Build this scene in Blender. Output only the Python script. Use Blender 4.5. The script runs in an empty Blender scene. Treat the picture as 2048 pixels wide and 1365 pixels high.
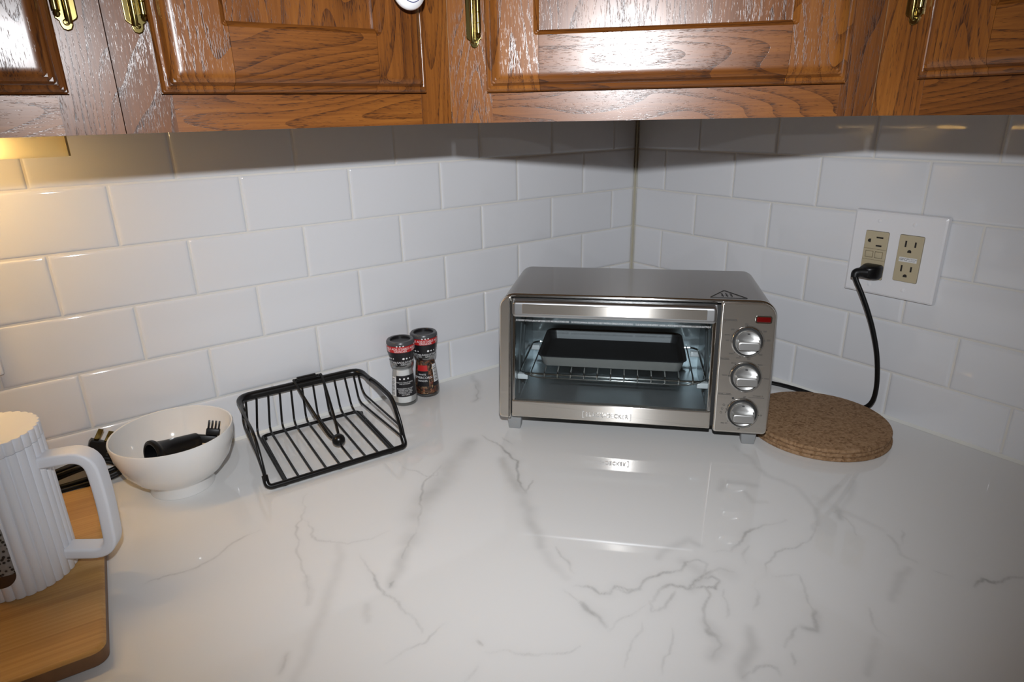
import bpy, bmesh, math, random
import numpy as np
from mathutils import Vector, Matrix

random.seed(7)
rng = np.random.default_rng(7)
scene = bpy.context.scene
COL = scene.collection
PI = math.pi

# ---------------------------------------------------------------- camera
cam_data = bpy.data.cameras.new('camera')
cam = bpy.data.objects.new('camera', cam_data)
COL.objects.link(cam)
CAM = Vector((-0.983244, -0.943865, 0.457389))
RT = Vector((0.81204238, -0.58325655, -0.01997424))
UP = Vector((0.21212023, 0.26309455, 0.94116219))
FW = Vector((0.5436839, 0.76850052, -0.33736444))
m = Matrix(((RT.x, UP.x, -FW.x, CAM.x), (RT.y, UP.y, -FW.y, CAM.y), (RT.z, UP.z, -FW.z, CAM.z), (0, 0, 0, 1)))
cam.matrix_world = m
cam_data.sensor_fit = 'HORIZONTAL'
cam_data.sensor_width = 36.0
cam_data.lens = 22.5778
cam_data.clip_start = 0.02
scene.camera = cam

# ---------------------------------------------------------------- world (dim warm room light)
world = bpy.data.worlds.new('room_light')
scene.world = world
world.use_nodes = True
bg = world.node_tree.nodes['Background']
bg.inputs[0].default_value = (1.0, 0.74, 0.52, 1)
bg.inputs[1].default_value = 0.045

# ---------------------------------------------------------------- the camera's pop-up flash
fl = bpy.data.lights.new('camera_flash', 'SPOT')
fl.energy = 29.5
fl.color = (0.955, 0.985, 1.03)
fl.spot_size = math.radians(97)
fl.spot_blend = 1.0
fl.shadow_soft_size = 0.009
flo = bpy.data.objects.new('camera_flash', fl)
COL.objects.link(flo)
flo.location = (-0.982, -0.94, 0.567)
flo.rotation_euler = Vector((0.553, 0.745, -0.365)).to_track_quat('-Z', 'Y').to_euler()

scene.view_settings.view_transform = 'Standard'
scene.view_settings.look = 'None'
scene.view_settings.gamma = 1.0
scene.view_settings.exposure = 0.0
scene.view_settings.use_curve_mapping = False
scene.cycles.caustics_reflective = False


# ================================================================ helpers
def prop(o, label=None, cat=None, group=None, kind=None):
    if label: o['label'] = label
    if cat: o['category'] = cat
    if group: o['group'] = group
    if kind: o['kind'] = kind
    return o


def empty(name, loc=(0, 0, 0), rz=0.0, parent=None):
    o = bpy.data.objects.new(name, None)
    COL.objects.link(o)
    o.location = loc
    o.rotation_euler = (0, 0, rz)
    o.empty_display_size = 0.02
    if parent: o.parent = parent
    return o


def link(name, me, mat, parent=None):
    o = bpy.data.objects.new(name, me)
    COL.objects.link(o)
    if mat is not None and len(me.materials) == 0:
        me.materials.append(mat)
    if parent: o.parent = parent
    return o


class MB:
    """collects verts / faces of one part"""
    def __init__(s):
        s.v = []; s.f = []

    def add(s, vs, fs):
        n = len(s.v)
        s.v += [tuple(p) for p in vs]
        s.f += [tuple(i + n for i in f) for f in fs]
        return s

    def box(s, x0, x1, y0, y1, z0, z1, b=0.0):
        if b <= 0:
            s.add([(x0, y0, z0), (x1, y0, z0), (x1, y1, z0), (x0, y1, z0), (x0, y0, z1), (x1, y0, z1), (x1, y1, z1), (x0, y1, z1)],
                  [(0, 3, 2, 1), (4, 5, 6, 7), (0, 1, 5, 4), (1, 2, 6, 5), (2, 3, 7, 6), (3, 0, 4, 7)])
            return s
        bm = bmesh.new()
        bmesh.ops.create_cube(bm, size=1)
        for v in bm.verts:
            v.co = Vector(((x0 + x1) / 2 + v.co.x * (x1 - x0), (y0 + y1) / 2 + v.co.y * (y1 - y0), (z0 + z1) / 2 + v.co.z * (z1 - z0)))
        bmesh.ops.bevel(bm, geom=bm.edges[:], offset=b, segments=3, profile=0.5, affect='EDGES')
        return s.bm(bm)

    def bm(s, bm):
        bm.verts.index_update()
        s.add([v.co[:] for v in bm.verts], [[v.index for v in f.verts] for f in bm.faces])
        bm.free()
        return s

    def sweep(s, pts, sec, up=None, closed=False, caps=True, scales=None):
        """sweep a closed 2-D section [(a,b)] along pts; a along 'up' frame, b along side"""
        P = [Vector(p) for p in pts]
        n = len(P); k = len(sec)
        T = []
        for i in range(n):
            a = P[(i - 1) % n] if (closed or i > 0) else P[i]
            b = P[(i + 1) % n] if (closed or i < n - 1) else P[i]
            T.append((b - a).normalized())
        if up is None:
            u = T[0].orthogonal().normalized()
            U = [u]
            for i in range(1, n):
                q = T[i - 1].rotation_difference(T[i])
                u = (q @ u).normalized()
                U.append(u)
        else:
            U = []
            for t in T:
                w = Vector(up)
                w = (w - t * w.dot(t)).normalized()
                U.append(w)
        vs = []
        for i in range(n):
            S = T[i].cross(U[i]).normalized()
            sc = scales[i] if scales else 1.0
            for (a, b) in sec:
                vs.append(P[i] + U[i] * a * sc + S * b * sc)
        fs = []
        for i in range(n if closed else n - 1):
            j = (i + 1) % n
            for e in range(k):
                g = (e + 1) % k
                fs.append((i * k + e, i * k + g, j * k + g, j * k + e))
        if caps and not closed:
            fs.append(tuple(range(k - 1, -1, -1)))
            fs.append(tuple((n - 1) * k + e for e in range(k)))
        return s.add(vs, fs)

    def tube(s, pts, r, seg=8, closed=False, scales=None):
        sec = [(r * math.cos(2 * PI * i / seg), r * math.sin(2 * PI * i / seg)) for i in range(seg)]
        return s.sweep(pts, sec, None, closed, True, scales)

    def lathe(s, prof, seg=32, c=(0, 0, 0), close=False):
        """prof [(r,z)] about the z axis through c"""
        vs = []; fs = []
        n = len(prof)
        for i in range(seg):
            a = 2 * PI * i / seg
            for r, z in prof:
                vs.append((c[0] + r * math.cos(a), c[1] + r * math.sin(a), c[2] + z))
        for i in range(seg):
            j = (i + 1) % seg
            for e in range(n if close else n - 1):
                g = (e + 1) % n
                fs.append((i * n + e, j * n + e, j * n + g, i * n + g))
        s.add(vs, fs)
        return s

    def prism(s, poly, y0, y1, bev=0.0, axis='y'):
        """poly [(x,z)] in the x-z plane extruded from y0 (front) to y1; bev chamfers the front rim"""
        n = len(poly)
        rings = []
        if bev > 0:
            inn = inset(poly, bev)
            inn2 = inset(poly, bev * 0.3)
            rings = [(inset(poly, bev * 1.35), y0), (inn, y0), (inn2, y0 + bev * 0.3), (poly, y0 + bev), (poly, y0 + bev * 1.4)]
        else:
            rings = [(poly, y0)]
        rings.append((poly, y1))
        vs = []; fs = []
        for R, y in rings:
            vs += [(p[0], y, p[1]) if axis == 'y' else (p[0], p[1], y) for p in R]
        for r in range(len(rings) - 1):
            for i in range(n):
                j = (i + 1) % n
                fs.append((r * n + i, r * n + j, (r + 1) * n + j, (r + 1) * n + i))
        fs.append(tuple(range(n - 1, -1, -1)))
        fs.append(tuple((len(rings) - 1) * n + i for i in range(n)))
        return s.add(vs, fs)

    def map(s, fn):
        s.v = [tuple(fn(Vector(p))) for p in s.v]
        return s

    def mesh(s, name, smooth=True, angle=40):
        me = bpy.data.meshes.new(name)
        me.from_pydata(s.v, [], s.f)
        bm = bmesh.new(); bm.from_mesh(me)
        bmesh.ops.recalc_face_normals(bm, faces=bm.faces[:])
        bm.to_mesh(me); bm.free()
        if smooth:
            for p in me.polygons: p.use_smooth = True
            me.set_sharp_from_angle(angle=math.radians(angle))
        me.update()
        return me

    def build(s, name, mat, parent=None, smooth=True, angle=40):
        return link(name, s.mesh(name, smooth, angle), mat, parent)


def inset(poly, d):
    n = len(poly); out = []
    area = sum(poly[i][0] * poly[(i + 1) % n][1] - poly[(i + 1) % n][0] * poly[i][1] for i in range(n))
    sg = 1 if area > 0 else -1
    for i in range(n):
        p = Vector(poly[i - 1]); c = Vector(poly[i]); q = Vector(poly[(i + 1) % n])
        a = (c - p).normalized(); b = (q - c).normalized()
        na = Vector((-a.y, a.x)) * sg; nb = Vector((-b.y, b.x)) * sg
        m_ = (na + nb)
        if m_.length < 1e-6: m_ = na
        m_.normalize()
        k = max(0.35, m_.dot(na))
        out.append(tuple(c + m_ * d / k))
    return out


def rrect(x0, x1, z0, z1, r, seg=5):
    """rounded rectangle, r = one radius or (bl, br, tr, tl)"""
    if not isinstance(r, (tuple, list)): r = (r,) * 4
    out = []
    for (cx, cz, a0, q) in ((x0 + r[0], z0 + r[0], PI, r[0]), (x1 - r[1], z0 + r[1], 1.5 * PI, r[1]), (x1 - r[2], z1 - r[2], 0, r[2]), (x0 + r[3], z1 - r[3], .5 * PI, r[3])):
        if q <= 1e-6:
            out.append((cx, cz)); continue
        for i in range(seg + 1):
            a = a0 + .5 * PI * i / seg
            out.append((cx + q * math.cos(a), cz + q * math.sin(a)))
    return out


def crom(pts, n=6, closed=False):
    P = [Vector(p) for p in pts]; N = len(P); out = []
    for i in range(N if closed else N - 1):
        if closed:
            a, b, c, d = P[i - 1], P[i], P[(i + 1) % N], P[(i + 2) % N]
        else:
            a, b, c, d = P[max(i - 1, 0)], P[i], P[i + 1], P[min(i + 2, N - 1)]
        for k in range(n):
            t = k / n
            out.append(0.5 * ((2 * b) + (c - a) * t + (2 * a - 5 * b + 4 * c - d) * t * t + (3 * b - a - 3 * c + d) * t ** 3))
    if not closed: out.append(P[-1])
    return out


def fillet(pts, r, seg=5, closed=False):
    """round the corners of a polyline"""
    P = [Vector(p) for p in pts]; N = len(P); out = []
    for i in range(N):
        if not closed and i in (0, N - 1):
            out.append(P[i]); continue
        a = (P[i - 1] - P[i]); b = (P[(i + 1) % N] - P[i])
        rr = r[i] if isinstance(r, (list, tuple)) else r
        q = min(rr, a.length * .45, b.length * .45)
        p0 = P[i] + a.normalized() * q; p1 = P[i] + b.normalized() * q
        for k in range(seg + 1):
            t = k / seg
            out.append(p0 * (1 - t) ** 2 + P[i] * 2 * t * (1 - t) + p1 * t * t)
    return out


def rsec(w, h, r, seg=3):
    return rrect(-w / 2, w / 2, -h / 2, h / 2, r, seg)


_txt_cache = {}
def text_geo(body, size, align='CENTER', shear=0.0, space=1.0, off=0.0):
    key = (body, size, align, shear, space, off)
    if key in _txt_cache: return _txt_cache[key]
    cu = bpy.data.curves.new('lettering', 'FONT')
    cu.body = body; cu.size = size; cu.align_x = align; cu.align_y = 'CENTER'
    cu.shear = shear; cu.space_character = space; cu.resolution_u = 2; cu.offset = off
    ob = bpy.data.objects.new('lettering_tmp', cu)
    me = bpy.data.meshes.new_from_object(ob)
    vs = [v.co.copy() for v in me.vertices]; fs = [tuple(p.vertices) for p in me.polygons]
    bpy.data.objects.remove(ob); bpy.data.curves.remove(cu); bpy.data.meshes.remove(me)
    _txt_cache[key] = (vs, fs)
    return vs, fs


# ================================================================ materials
def new_mat(name):
    mt = bpy.data.materials.new(name)
    mt.use_nodes = True
    nt = mt.node_tree
    b = nt.nodes['Principled BSDF']
    return mt, nt, b


def node(nt, t, **kw):
    n = nt.nodes.new(t)
    for k, v in kw.items(): setattr(n, k, v)
    return n


def plain(name, col, rough=.4, metal=0.0, spec=.5, coat=0.0, noise=0.0, nscale=40, bump=0.0, bscale=200, emit=None, estr=0):
    mt, nt, b = new_mat(name)
    b.inputs['Base Color'].default_value = (*col, 1)
    b.inputs['Roughness'].default_value = rough
    b.inputs['Metallic'].default_value = metal
    b.inputs['Specular IOR Level'].default_value = spec
    b.inputs['Coat Weight'].default_value = coat
    L = nt.links
    if noise > 0 or bump > 0:
        tc = node(nt, 'ShaderNodeTexCoord')
    if noise > 0:
        n = node(nt, 'ShaderNodeTexNoise'); n.inputs['Scale'].default_value = nscale; n.inputs['Detail'].default_value = 4
        L.new(tc.outputs['Object'], n.inputs['Vector'])
        mx = node(nt, 'ShaderNodeMix', data_type='RGBA')
        L.new(n.outputs['Fac'], mx.inputs['Factor'])
        mx.inputs['A'].default_value = (*[c * (1 - noise) for c in col], 1)
        mx.inputs['B'].default_value = (*[min(1, c * (1 + noise)) for c in col], 1)
        L.new(mx.outputs['Result'], b.inputs['Base Color'])
    if bump > 0:
        n = node(nt, 'ShaderNodeTexNoise'); n.inputs['Scale'].default_value = bscale; n.inputs['Detail'].default_value = 3
        L.new(tc.outputs['Object'], n.inputs['Vector'])
        bp = node(nt, 'ShaderNodeBump'); bp.inputs['Strength'].default_value = bump; bp.inputs['Distance'].default_value = .001
        L.new(n.outputs['Fac'], bp.inputs['Height']); L.new(bp.outputs['Normal'], b.inputs['Normal'])
    if emit:
        b.inputs['Emission Color'].default_value = (*emit, 1); b.inputs['Emission Strength'].default_value = estr
    return mt


def ramp(nt, stops, interp='LINEAR'):
    r = node(nt, 'ShaderNodeValToRGB'); cr = r.color_ramp; cr.interpolation = interp
    while len(cr.elements) < len(stops): cr.elements.new(.5)
    for e, (p, c) in zip(cr.elements, stops):
        e.position = p; e.color = (*c, 1) if len(c) == 3 else c
    return r


def math_n(nt, op, a, b=None, clamp=False):
    n = node(nt, 'ShaderNodeMath', operation=op, use_clamp=clamp)
    for i, x in enumerate((a, b)):
        if x is None: continue
        if isinstance(x, (int, float)): n.inputs[i].default_value = x
        else: nt.links.new(x, n.inputs[i])
    return n.outputs[0]


def oak(name, axis, tone=1.0):
    """varnished oak: grain runs along local axis ('x' or 'z')"""
    mt, nt, b = new_mat(name); L = nt.links
    tc = node(nt, 'ShaderNodeTexCoord'); oi = node(nt, 'ShaderNodeObjectInfo')
    mp = node(nt, 'ShaderNodeMapping')
    if axis == 'z': mp.inputs['Rotation'].default_value = (0, PI / 2, 0)
    L.new(tc.outputs['Object'], mp.inputs['Vector'])
    off = node(nt, 'ShaderNodeVectorMath', operation='SCALE'); off.inputs[0].default_value = (3.1, 7.7, 5.3)
    L.new(oi.outputs['Random'], off.inputs['Scale'])
    ad = node(nt, 'ShaderNodeVectorMath', operation='ADD')
    L.new(mp.outputs['Vector'], ad.inputs[0]); L.new(off.outputs['Vector'], ad.inputs[1])

    def scaled(v):
        s = node(nt, 'ShaderNodeVectorMath', operation='MULTIPLY'); s.inputs[1].default_value = v
        L.new(ad.outputs['Vector'], s.inputs[0]); return s.outputs['Vector']

    # growth rings: contour lines of a smooth stretched field -> cathedral arches
    n1 = node(nt, 'ShaderNodeTexNoise'); n1.inputs['Scale'].default_value = 1.0; n1.inputs['Detail'].default_value = 1.2; n1.inputs['Roughness'].default_value = .4
    L.new(scaled((2.4, 11, 15)), n1.inputs['Vector'])
    ring = math_n(nt, 'FRACT', math_n(nt, 'MULTIPLY', n1.outputs['Fac'], 24.0))
    ringd = math_n(nt, 'POWER', ring, 2.6)
    # fibres
    n2 = node(nt, 'ShaderNodeTexNoise'); n2.inputs['Scale'].default_value = 1.0; n2.inputs['Detail'].default_value = 4
    L.new(scaled((14, 480, 480)), n2.inputs['Vector'])
    # pores: short dark dashes crowded along the ring lines
    n3 = node(nt, 'ShaderNodeTexNoise'); n3.inputs['Scale'].default_value = 1.0; n3.inputs['Detail'].default_value = 2
    L.new(scaled((120, 1500, 1500)), n3.inputs['Vector'])
    dens = math_n(nt, 'MULTIPLY', ringd, .19)
    pore = math_n(nt, 'MULTIPLY', math_n(nt, 'SUBTRACT', math_n(nt, 'ADD', n3.outputs['Fac'], dens), .635), 9.0, True)
    # slow tone shifts, and each board its own tone
    n4 = node(nt, 'ShaderNodeTexNoise'); n4.inputs['Scale'].default_value = 1.0; n4.inputs['Detail'].default_value = 2
    L.new(scaled((3, 30, 30)), n4.inputs['Vector'])
    t = math_n(nt, 'ADD', math_n(nt, 'MULTIPLY', n2.outputs['Fac'], .42), math_n(nt, 'MULTIPLY', n4.outputs['Fac'], .5))
    t = math_n(nt, 'SUBTRACT', t, math_n(nt, 'MULTIPLY', ringd, .16))
    t = math_n(nt, 'ADD', t, math_n(nt, 'MULTIPLY', math_n(nt, 'SUBTRACT', oi.outputs['Random'], .5), .22))
    cr = ramp(nt, [(.15, (.085 * tone, .026 * tone, .0055 * tone)), (.45, (.200 * tone, .066 * tone, .0125 * tone)), (.78, (.335 * tone, .125 * tone, .022 * tone))])
    L.new(t, cr.inputs['Fac'])
    mx = node(nt, 'ShaderNodeMix', data_type='RGBA')
    L.new(math_n(nt, 'MULTIPLY', pore, .75), mx.inputs['Factor']); L.new(cr.outputs['Color'], mx.inputs['A'])
    mx.inputs['B'].default_value = (.030, .011, .006, 1)
    L.new(mx.outputs['Result'], b.inputs['Base Color'])
    b.inputs['Roughness'].default_value = .30
    b.inputs['Specular IOR Level'].default_value = .5
    b.inputs['Coat Weight'].default_value = .15; b.inputs['Coat Roughness'].default_value = .16
    hgt = math_n(nt, 'SUBTRACT', math_n(nt, 'MULTIPLY', n2.outputs['Fac'], .12), pore)
    bp = node(nt, 'ShaderNodeBump'); bp.inputs['Strength'].default_value = .16; bp.inputs['Distance'].default_value = .0004
    L.new(hgt, bp.inputs['Height']); L.new(bp.outputs['Normal'], b.inputs['Normal']); L.new(bp.outputs['Normal'], b.inputs['Coat Normal'])
    return mt


def steel(name, col, rough, axis='z', aniso=.85, brush=(2, 900, 900), streak=.10, metal=.88):
    """brushed steel; 'axis' = local direction across the brush lines"""
    mt, nt, b = new_mat(name); L = nt.links
    tc = node(nt, 'ShaderNodeTexCoord')
    mp = node(nt, 'ShaderNodeVectorMath', operation='MULTIPLY'); mp.inputs[1].default_value = brush
    L.new(tc.outputs['Object'], mp.inputs[0])
    n = node(nt, 'ShaderNodeTexNoise'); n.inputs['Scale'].default_value = 1; n.inputs['Detail'].default_value = 3
    L.new(mp.outputs['Vector'], n.inputs['Vector'])
    mx = node(nt, 'ShaderNodeMix', data_type='RGBA'); L.new(n.outputs['Fac'], mx.inputs['Factor'])
    mx.inputs['A'].default_value = (*[c * (1 - streak) for c in col], 1); mx.inputs['B'].default_value = (*[c * (1 + streak) for c in col], 1)
    L.new(mx.outputs['Result'], b.inputs['Base Color'])
    b.inputs['Metallic'].default_value = metal
    b.inputs['Roughness'].default_value = rough
    b.inputs['Anisotropic'].default_value = aniso
    vt = node(nt, 'ShaderNodeVectorTransform', vector_type='VECTOR', convert_from='OBJECT', convert_to='WORLD')
    vt.inputs['Vector'].default_value = {'x': (1, 0, 0), 'y': (0, 1, 0), 'z': (0, 0, 1)}[axis]
    L.new(vt.outputs['Vector'], b.inputs['Tangent'])
    return mt


def thin_glass(name, tint=(1, 1, 1), refl=1.0, rough=.0):
    mt = bpy.data.materials.new(name); mt.use_nodes = True; nt = mt.node_tree; L = nt.links
    nt.nodes.clear()
    out = node(nt, 'ShaderNodeOutputMaterial')
    tr = node(nt, 'ShaderNodeBsdfTransparent'); tr.inputs[0].default_value = (*tint, 1)
    gl = node(nt, 'ShaderNodeBsdfGlossy'); gl.inputs['Roughness'].default_value = rough; gl.inputs['Color'].default_value = (1, 1, 1, 1)
    fr = node(nt, 'ShaderNodeFresnel'); fr.inputs['IOR'].default_value = 1.5
    mx = node(nt, 'ShaderNodeMixShader')
    L.new(math_n(nt, 'MULTIPLY', fr.outputs[0], refl, True), mx.inputs[0]); L.new(tr.outputs[0], mx.inputs[1]); L.new(gl.outputs[0], mx.inputs[2])
    L.new(mx.outputs[0], out.inputs['Surface'])
    return mt


M = {}
M['oak_h'] = oak('varnished_oak_horizontal', 'x')
M['oak_v'] = oak('varnished_oak_vertical', 'z')
M['carcass'] = plain('cabinet_underside', (.30, .17, .08), .6, noise=.2, nscale=8)
M['tile'] = plain('white_glazed_tile', (.725, .735, .76), .05, spec=.55, bump=.05, bscale=14)
M['grout'] = plain('pale_grout', (.70, .68, .64), .85, noise=.06, nscale=60)
M['caulk'] = plain('aged_caulk', (.62, .58, .44), .5, noise=.12, nscale=30)
M['caulk_white'] = plain('white_caulk', (.74, .74, .70), .45, noise=.05, nscale=30)
M['drywall'] = plain('painted_drywall', (.7, .68, .62), .7)
M['brass'] = plain('polished_brass', (.32, .25, .09), .2, metal=1)
M['porcelain'] = plain('white_porcelain', (.82, .82, .83), .08, spec=.6)
M['blue_line'] = plain('navy_glaze', (.03, .035, .14), .15)
M['steel'] = steel('brushed_steel_front', (.72, .685, .63), .205, 'z', 1.0)
M['steel_top'] = steel('brushed_steel_top', (.52, .51, .50), .24, 'y', 1.0)
M['chrome'] = plain('polished_chrome', (.68, .68, .67), .10, metal=1)
M['bright_mark'] = plain('bright_embossed_metal', (.85, .85, .84), .22, metal=.5)
M['satin'] = plain('satin_grey_metal', (.50, .51, .52), .32, metal=1)
M['knob'] = plain('satin_silver_plastic', (.52, .52, .51), .34, metal=.85)
M['zinc'] = plain('galvanised_cavity_sheet', (.42, .46, .48), .33, metal=.8, noise=.18, nscale=22, bump=.05, bscale=60)
M['pan_metal'] = plain('dark_pan_coating', (.035, .036, .040), .30, metal=.25, noise=.25, nscale=25)
M['pan_rim'] = plain('pan_bright_edge', (.55, .54, .52), .38, metal=.7)
M['grey_plastic'] = plain('grey_plastic', (.27, .28, .285), .42)
M['dark_gap'] = plain('black_seam', (.012, .012, .012), .6)
M['print_black'] = plain('black_print', (.03, .03, .03), .6)
M['print_white'] = plain('white_print', (.85, .85, .85), .6)
M['red_lens'] = plain('red_indicator_lens', (.13, .003, .003), .12, spec=.6)
M['oven_glass'] = thin_glass('oven_door_glass', (.93, .96, .965), .8)
M['jar_glass'] = thin_glass('jar_glass', (.97, .98, .98), .6)
M['black_wire'] = plain('black_coated_wire', (.005, .0045, .0045), .30, spec=.4)
M['black_plastic'] = plain('black_plastic', (.004, .004, .0045), .34, spec=.3)
M['black_rubber'] = plain('black_rubber_cord', (.005, .005, .0055), .42, spec=.35)
M['white_plastic'] = plain('matte_white_plastic', (.80, .82, .87), .45, bump=.03, bscale=500)
M['ceramic'] = plain('white_ceramic_glaze', (.78, .77, .75), .07, spec=.55, noise=.02, nscale=6)
M['plate_white'] = plain('white_wall_plate', (.80, .80, .82), .28)
M['almond'] = plain('almond_receptacle_plastic', (.50, .43, .29), .35)
M['almond_line'] = plain('receptacle_shadow_gap', (.16, .13, .08), .6)
M['slot'] = plain('dark_slot', (.015, .012, .010), .7)
M['red_label'] = plain('red_label', (.50, .02, .02), .4)
M['black_label'] = plain('black_label', (.012, .011, .013), .35)
M['white_label'] = plain('white_label', (.75, .75, .75), .45)
M['salt'] = plain('coarse_white_salt', (.78, .77, .75), .6, noise=.08, nscale=900, bump=.5, bscale=1200)
M['dark_rim'] = plain('dark_grey_cap_rim', (.07, .07, .075), .3)
M['amber'] = plain('lamp_housing_enamel', (.62, .50, .22), .35)


def pepper():
    mt, nt, b = new_mat('mixed_peppercorns'); L = nt.links
    tc = node(nt, 'ShaderNodeTexCoord')
    v = node(nt, 'ShaderNodeTexVoronoi'); v.inputs['Scale'].default_value = 260
    L.new(tc.outputs['Object'], v.inputs['Vector'])
    sp = node(nt, 'ShaderNodeSeparateColor'); L.new(v.outputs['Color'], sp.inputs[0])
    cr = ramp(nt, [(0, (.02, .012, .008)), (.4, (.10, .045, .02)), (.65, (.28, .10, .04)), (.85, (.16, .03, .02)), (1, (.42, .28, .14))])
    L.new(sp.outputs[0], cr.inputs['Fac']); L.new(cr.outputs['Color'], b.inputs['Base Color'])
    bp = node(nt, 'ShaderNodeBump', invert=True); bp.inputs['Strength'].default_value = .8; bp.inputs['Distance'].default_value = .002
    L.new(v.outputs['Distance'], bp.inputs['Height']); L.new(bp.outputs['Normal'], b.inputs['Normal'])
    b.inputs['Roughness'].default_value = .6
    return mt
M['pepper'] = pepper()


def cork():
    mt, nt, b = new_mat('granulated_cork'); L = nt.links
    tc = node(nt, 'ShaderNodeTexCoord')
    v = node(nt, 'ShaderNodeTexVoronoi'); v.inputs['Scale'].default_value = 330
    L.new(tc.outputs['Object'], v.inputs['Vector'])
    sp = node(nt, 'ShaderNodeSeparateColor'); L.new(v.outputs['Color'], sp.inputs[0])
    n = node(nt, 'ShaderNodeTexNoise'); n.inputs['Scale'].default_value = 120; n.inputs['Detail'].default_value = 5
    L.new(tc.outputs['Object'], n.inputs['Vector'])
    t = math_n(nt, 'ADD', math_n(nt, 'MULTIPLY', sp.outputs[0], .6), math_n(nt, 'MULTIPLY', n.outputs['Fac'], .45))
    cr = ramp(nt, [(.12, (.14, .070, .032)), (.35, (.25, .145, .074)), (.6, (.31, .188, .100)), (.95, (.38, .24, .14))])
    L.new(t, cr.inputs['Fac']); L.new(cr.outputs['Color'], b.inputs['Base Color'])
    bp = node(nt, 'ShaderNodeBump'); bp.inputs['Strength'].default_value = .5; bp.inputs['Distance'].default_value = .001
    L.new(t, bp.inputs['Height']); L.new(bp.outputs['Normal'], b.inputs['Normal'])
    b.inputs['Roughness'].default_value = .85; b.inputs['Specular IOR Level'].default_value = .25
    return mt
M['cork'] = cork()


def bamboo():
    mt, nt, b = new_mat('bamboo_boards'); L = nt.links
    tc = node(nt, 'ShaderNodeTexCoord')
    def sc(v, d=3):
        s = node(nt, 'ShaderNodeVectorMath', operation='MULTIPLY'); s.inputs[1].default_value = v
        L.new(tc.outputs['Object'], s.inputs[0])
        n = node(nt, 'ShaderNodeTexNoise'); n.inputs['Scale'].default_value = 1; n.inputs['Detail'].default_value = d
        L.new(s.outputs['Vector'], n.inputs['Vector']); return n.outputs['Fac']
    # strips 22 mm wide across y
    sx = node(nt, 'ShaderNodeSeparateXYZ'); L.new(tc.outputs['Object'], sx.inputs[0])
    st = math_n(nt, 'FLOOR', math_n(nt, 'MULTIPLY', sx.outputs['Y'], 45.0))
    wn = node(nt, 'ShaderNodeTexWhiteNoise', noise_dimensions='1D'); L.new(st, wn.inputs['W'])
    t = math_n(nt, 'ADD', math_n(nt, 'MULTIPLY', sc((5, 320, 320)), .5), math_n(nt, 'MULTIPLY', sc((6, 60, 60), 2), .35))
    t = math_n(nt, 'ADD', t, math_n(nt, 'MULTIPLY', wn.outputs['Value'], .18))
    cr = ramp(nt, [(.25, (.34, .165, .045)), (.55, (.50, .28, .088)), (.85, (.62, .38, .15))])
    L.new(t, cr.inputs['Fac']); L.new(cr.outputs['Color'], b.inputs['Base Color'])
    b.inputs['Roughness'].default_value = .42; b.inputs['Specular IOR Level'].default_value = .4
    return mt
M['bamboo'] = bamboo()
M['bamboo_edge'] = plain('dark_board_edge', (.20, .10, .045), .5, noise=.3, nscale=60)


def quartz():
    """white polished quartz, grey veins stored on the mesh as two attributes"""
    mt, nt, b = new_mat('white_veined_quartz'); L = nt.links
    tc = node(nt, 'ShaderNodeTexCoord')
    fd = node(nt, 'ShaderNodeAttribute', attribute_name='fine_dist'); fs = node(nt, 'ShaderNodeAttribute', attribute_name='fine_str')
    so = node(nt, 'ShaderNodeAttribute', attribute_name='soft')
    n = node(nt, 'ShaderNodeTexNoise'); n.inputs['Scale'].default_value = 55; n.inputs['Detail'].default_value = 5
    L.new(tc.outputs['Object'], n.inputs['Vector'])
    n2 = node(nt, 'ShaderNodeTexNoise'); n2.inputs['Scale'].default_value = 16; n2.inputs['Detail'].default_value = 4
    L.new(tc.outputs['Object'], n2.inputs['Vector'])
    d = math_n(nt, 'ADD', fd.outputs['Fac'], math_n(nt, 'MULTIPLY', math_n(nt, 'SUBTRACT', n.outputs['Fac'], .5), 2.2))
    d = math_n(nt, 'MAXIMUM', d, 0.0)
    g = math_n(nt, 'EXPONENT', math_n(nt, 'MULTIPLY', math_n(nt, 'MULTIPLY', d, d), -.65))
    mod = math_n(nt, 'MULTIPLY', math_n(nt, 'SUBTRACT', n2.outputs['Fac'], .28), 2.6, True)
    fine = math_n(nt, 'MULTIPLY', math_n(nt, 'MULTIPLY', g, fs.outputs['Fac']), mod, True)
    soft = math_n(nt, 'MULTIPLY', so.outputs['Fac'], math_n(nt, 'ADD', math_n(nt, 'MULTIPLY', n2.outputs['Fac'], 1.9), -.25), True)
    mx = node(nt, 'ShaderNodeMix', data_type='RGBA')
    L.new(soft, mx.inputs['Factor']); mx.inputs['A'].default_value = (.76, .755, .74, 1); mx.inputs['B'].default_value = (.42, .415, .40, 1)
    mx2 = node(nt, 'ShaderNodeMix', data_type='RGBA')
    L.new(fine, mx2.inputs['Factor']); L.new(mx.outputs['Result'], mx2.inputs['A']); mx2.inputs['B'].default_value = (.27, .265, .255, 1)
    L.new(mx2.outputs['Result'], b.inputs['Base Color'])
    b.inputs['Roughness'].default_value = .04; b.inputs['Specular IOR Level'].default_value = .5
    return mt
M['quartz'] = quartz()

# ================================================================ the room: tiled walls
PX, PZ, ZA = 0.1556, 0.0772, 0.3821
GAP = 0.0015
CAB_Z = 0.4459            # underside of the wall cabinets


def wall_box(name, x0, x1, y0, y1):
    o = MB().box(x0, x1, y0, y1, -0.04, 1.30).build(name, M['grout'], None, False)
    prop(o, kind='structure')
    return o
wall_left = wall_box('wall_left', -1.60, 0.06, 0.0016, 0.06)
wall_right = wall_box('wall_right', 0.0016, 0.06, -1.30, 0.0016)

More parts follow.
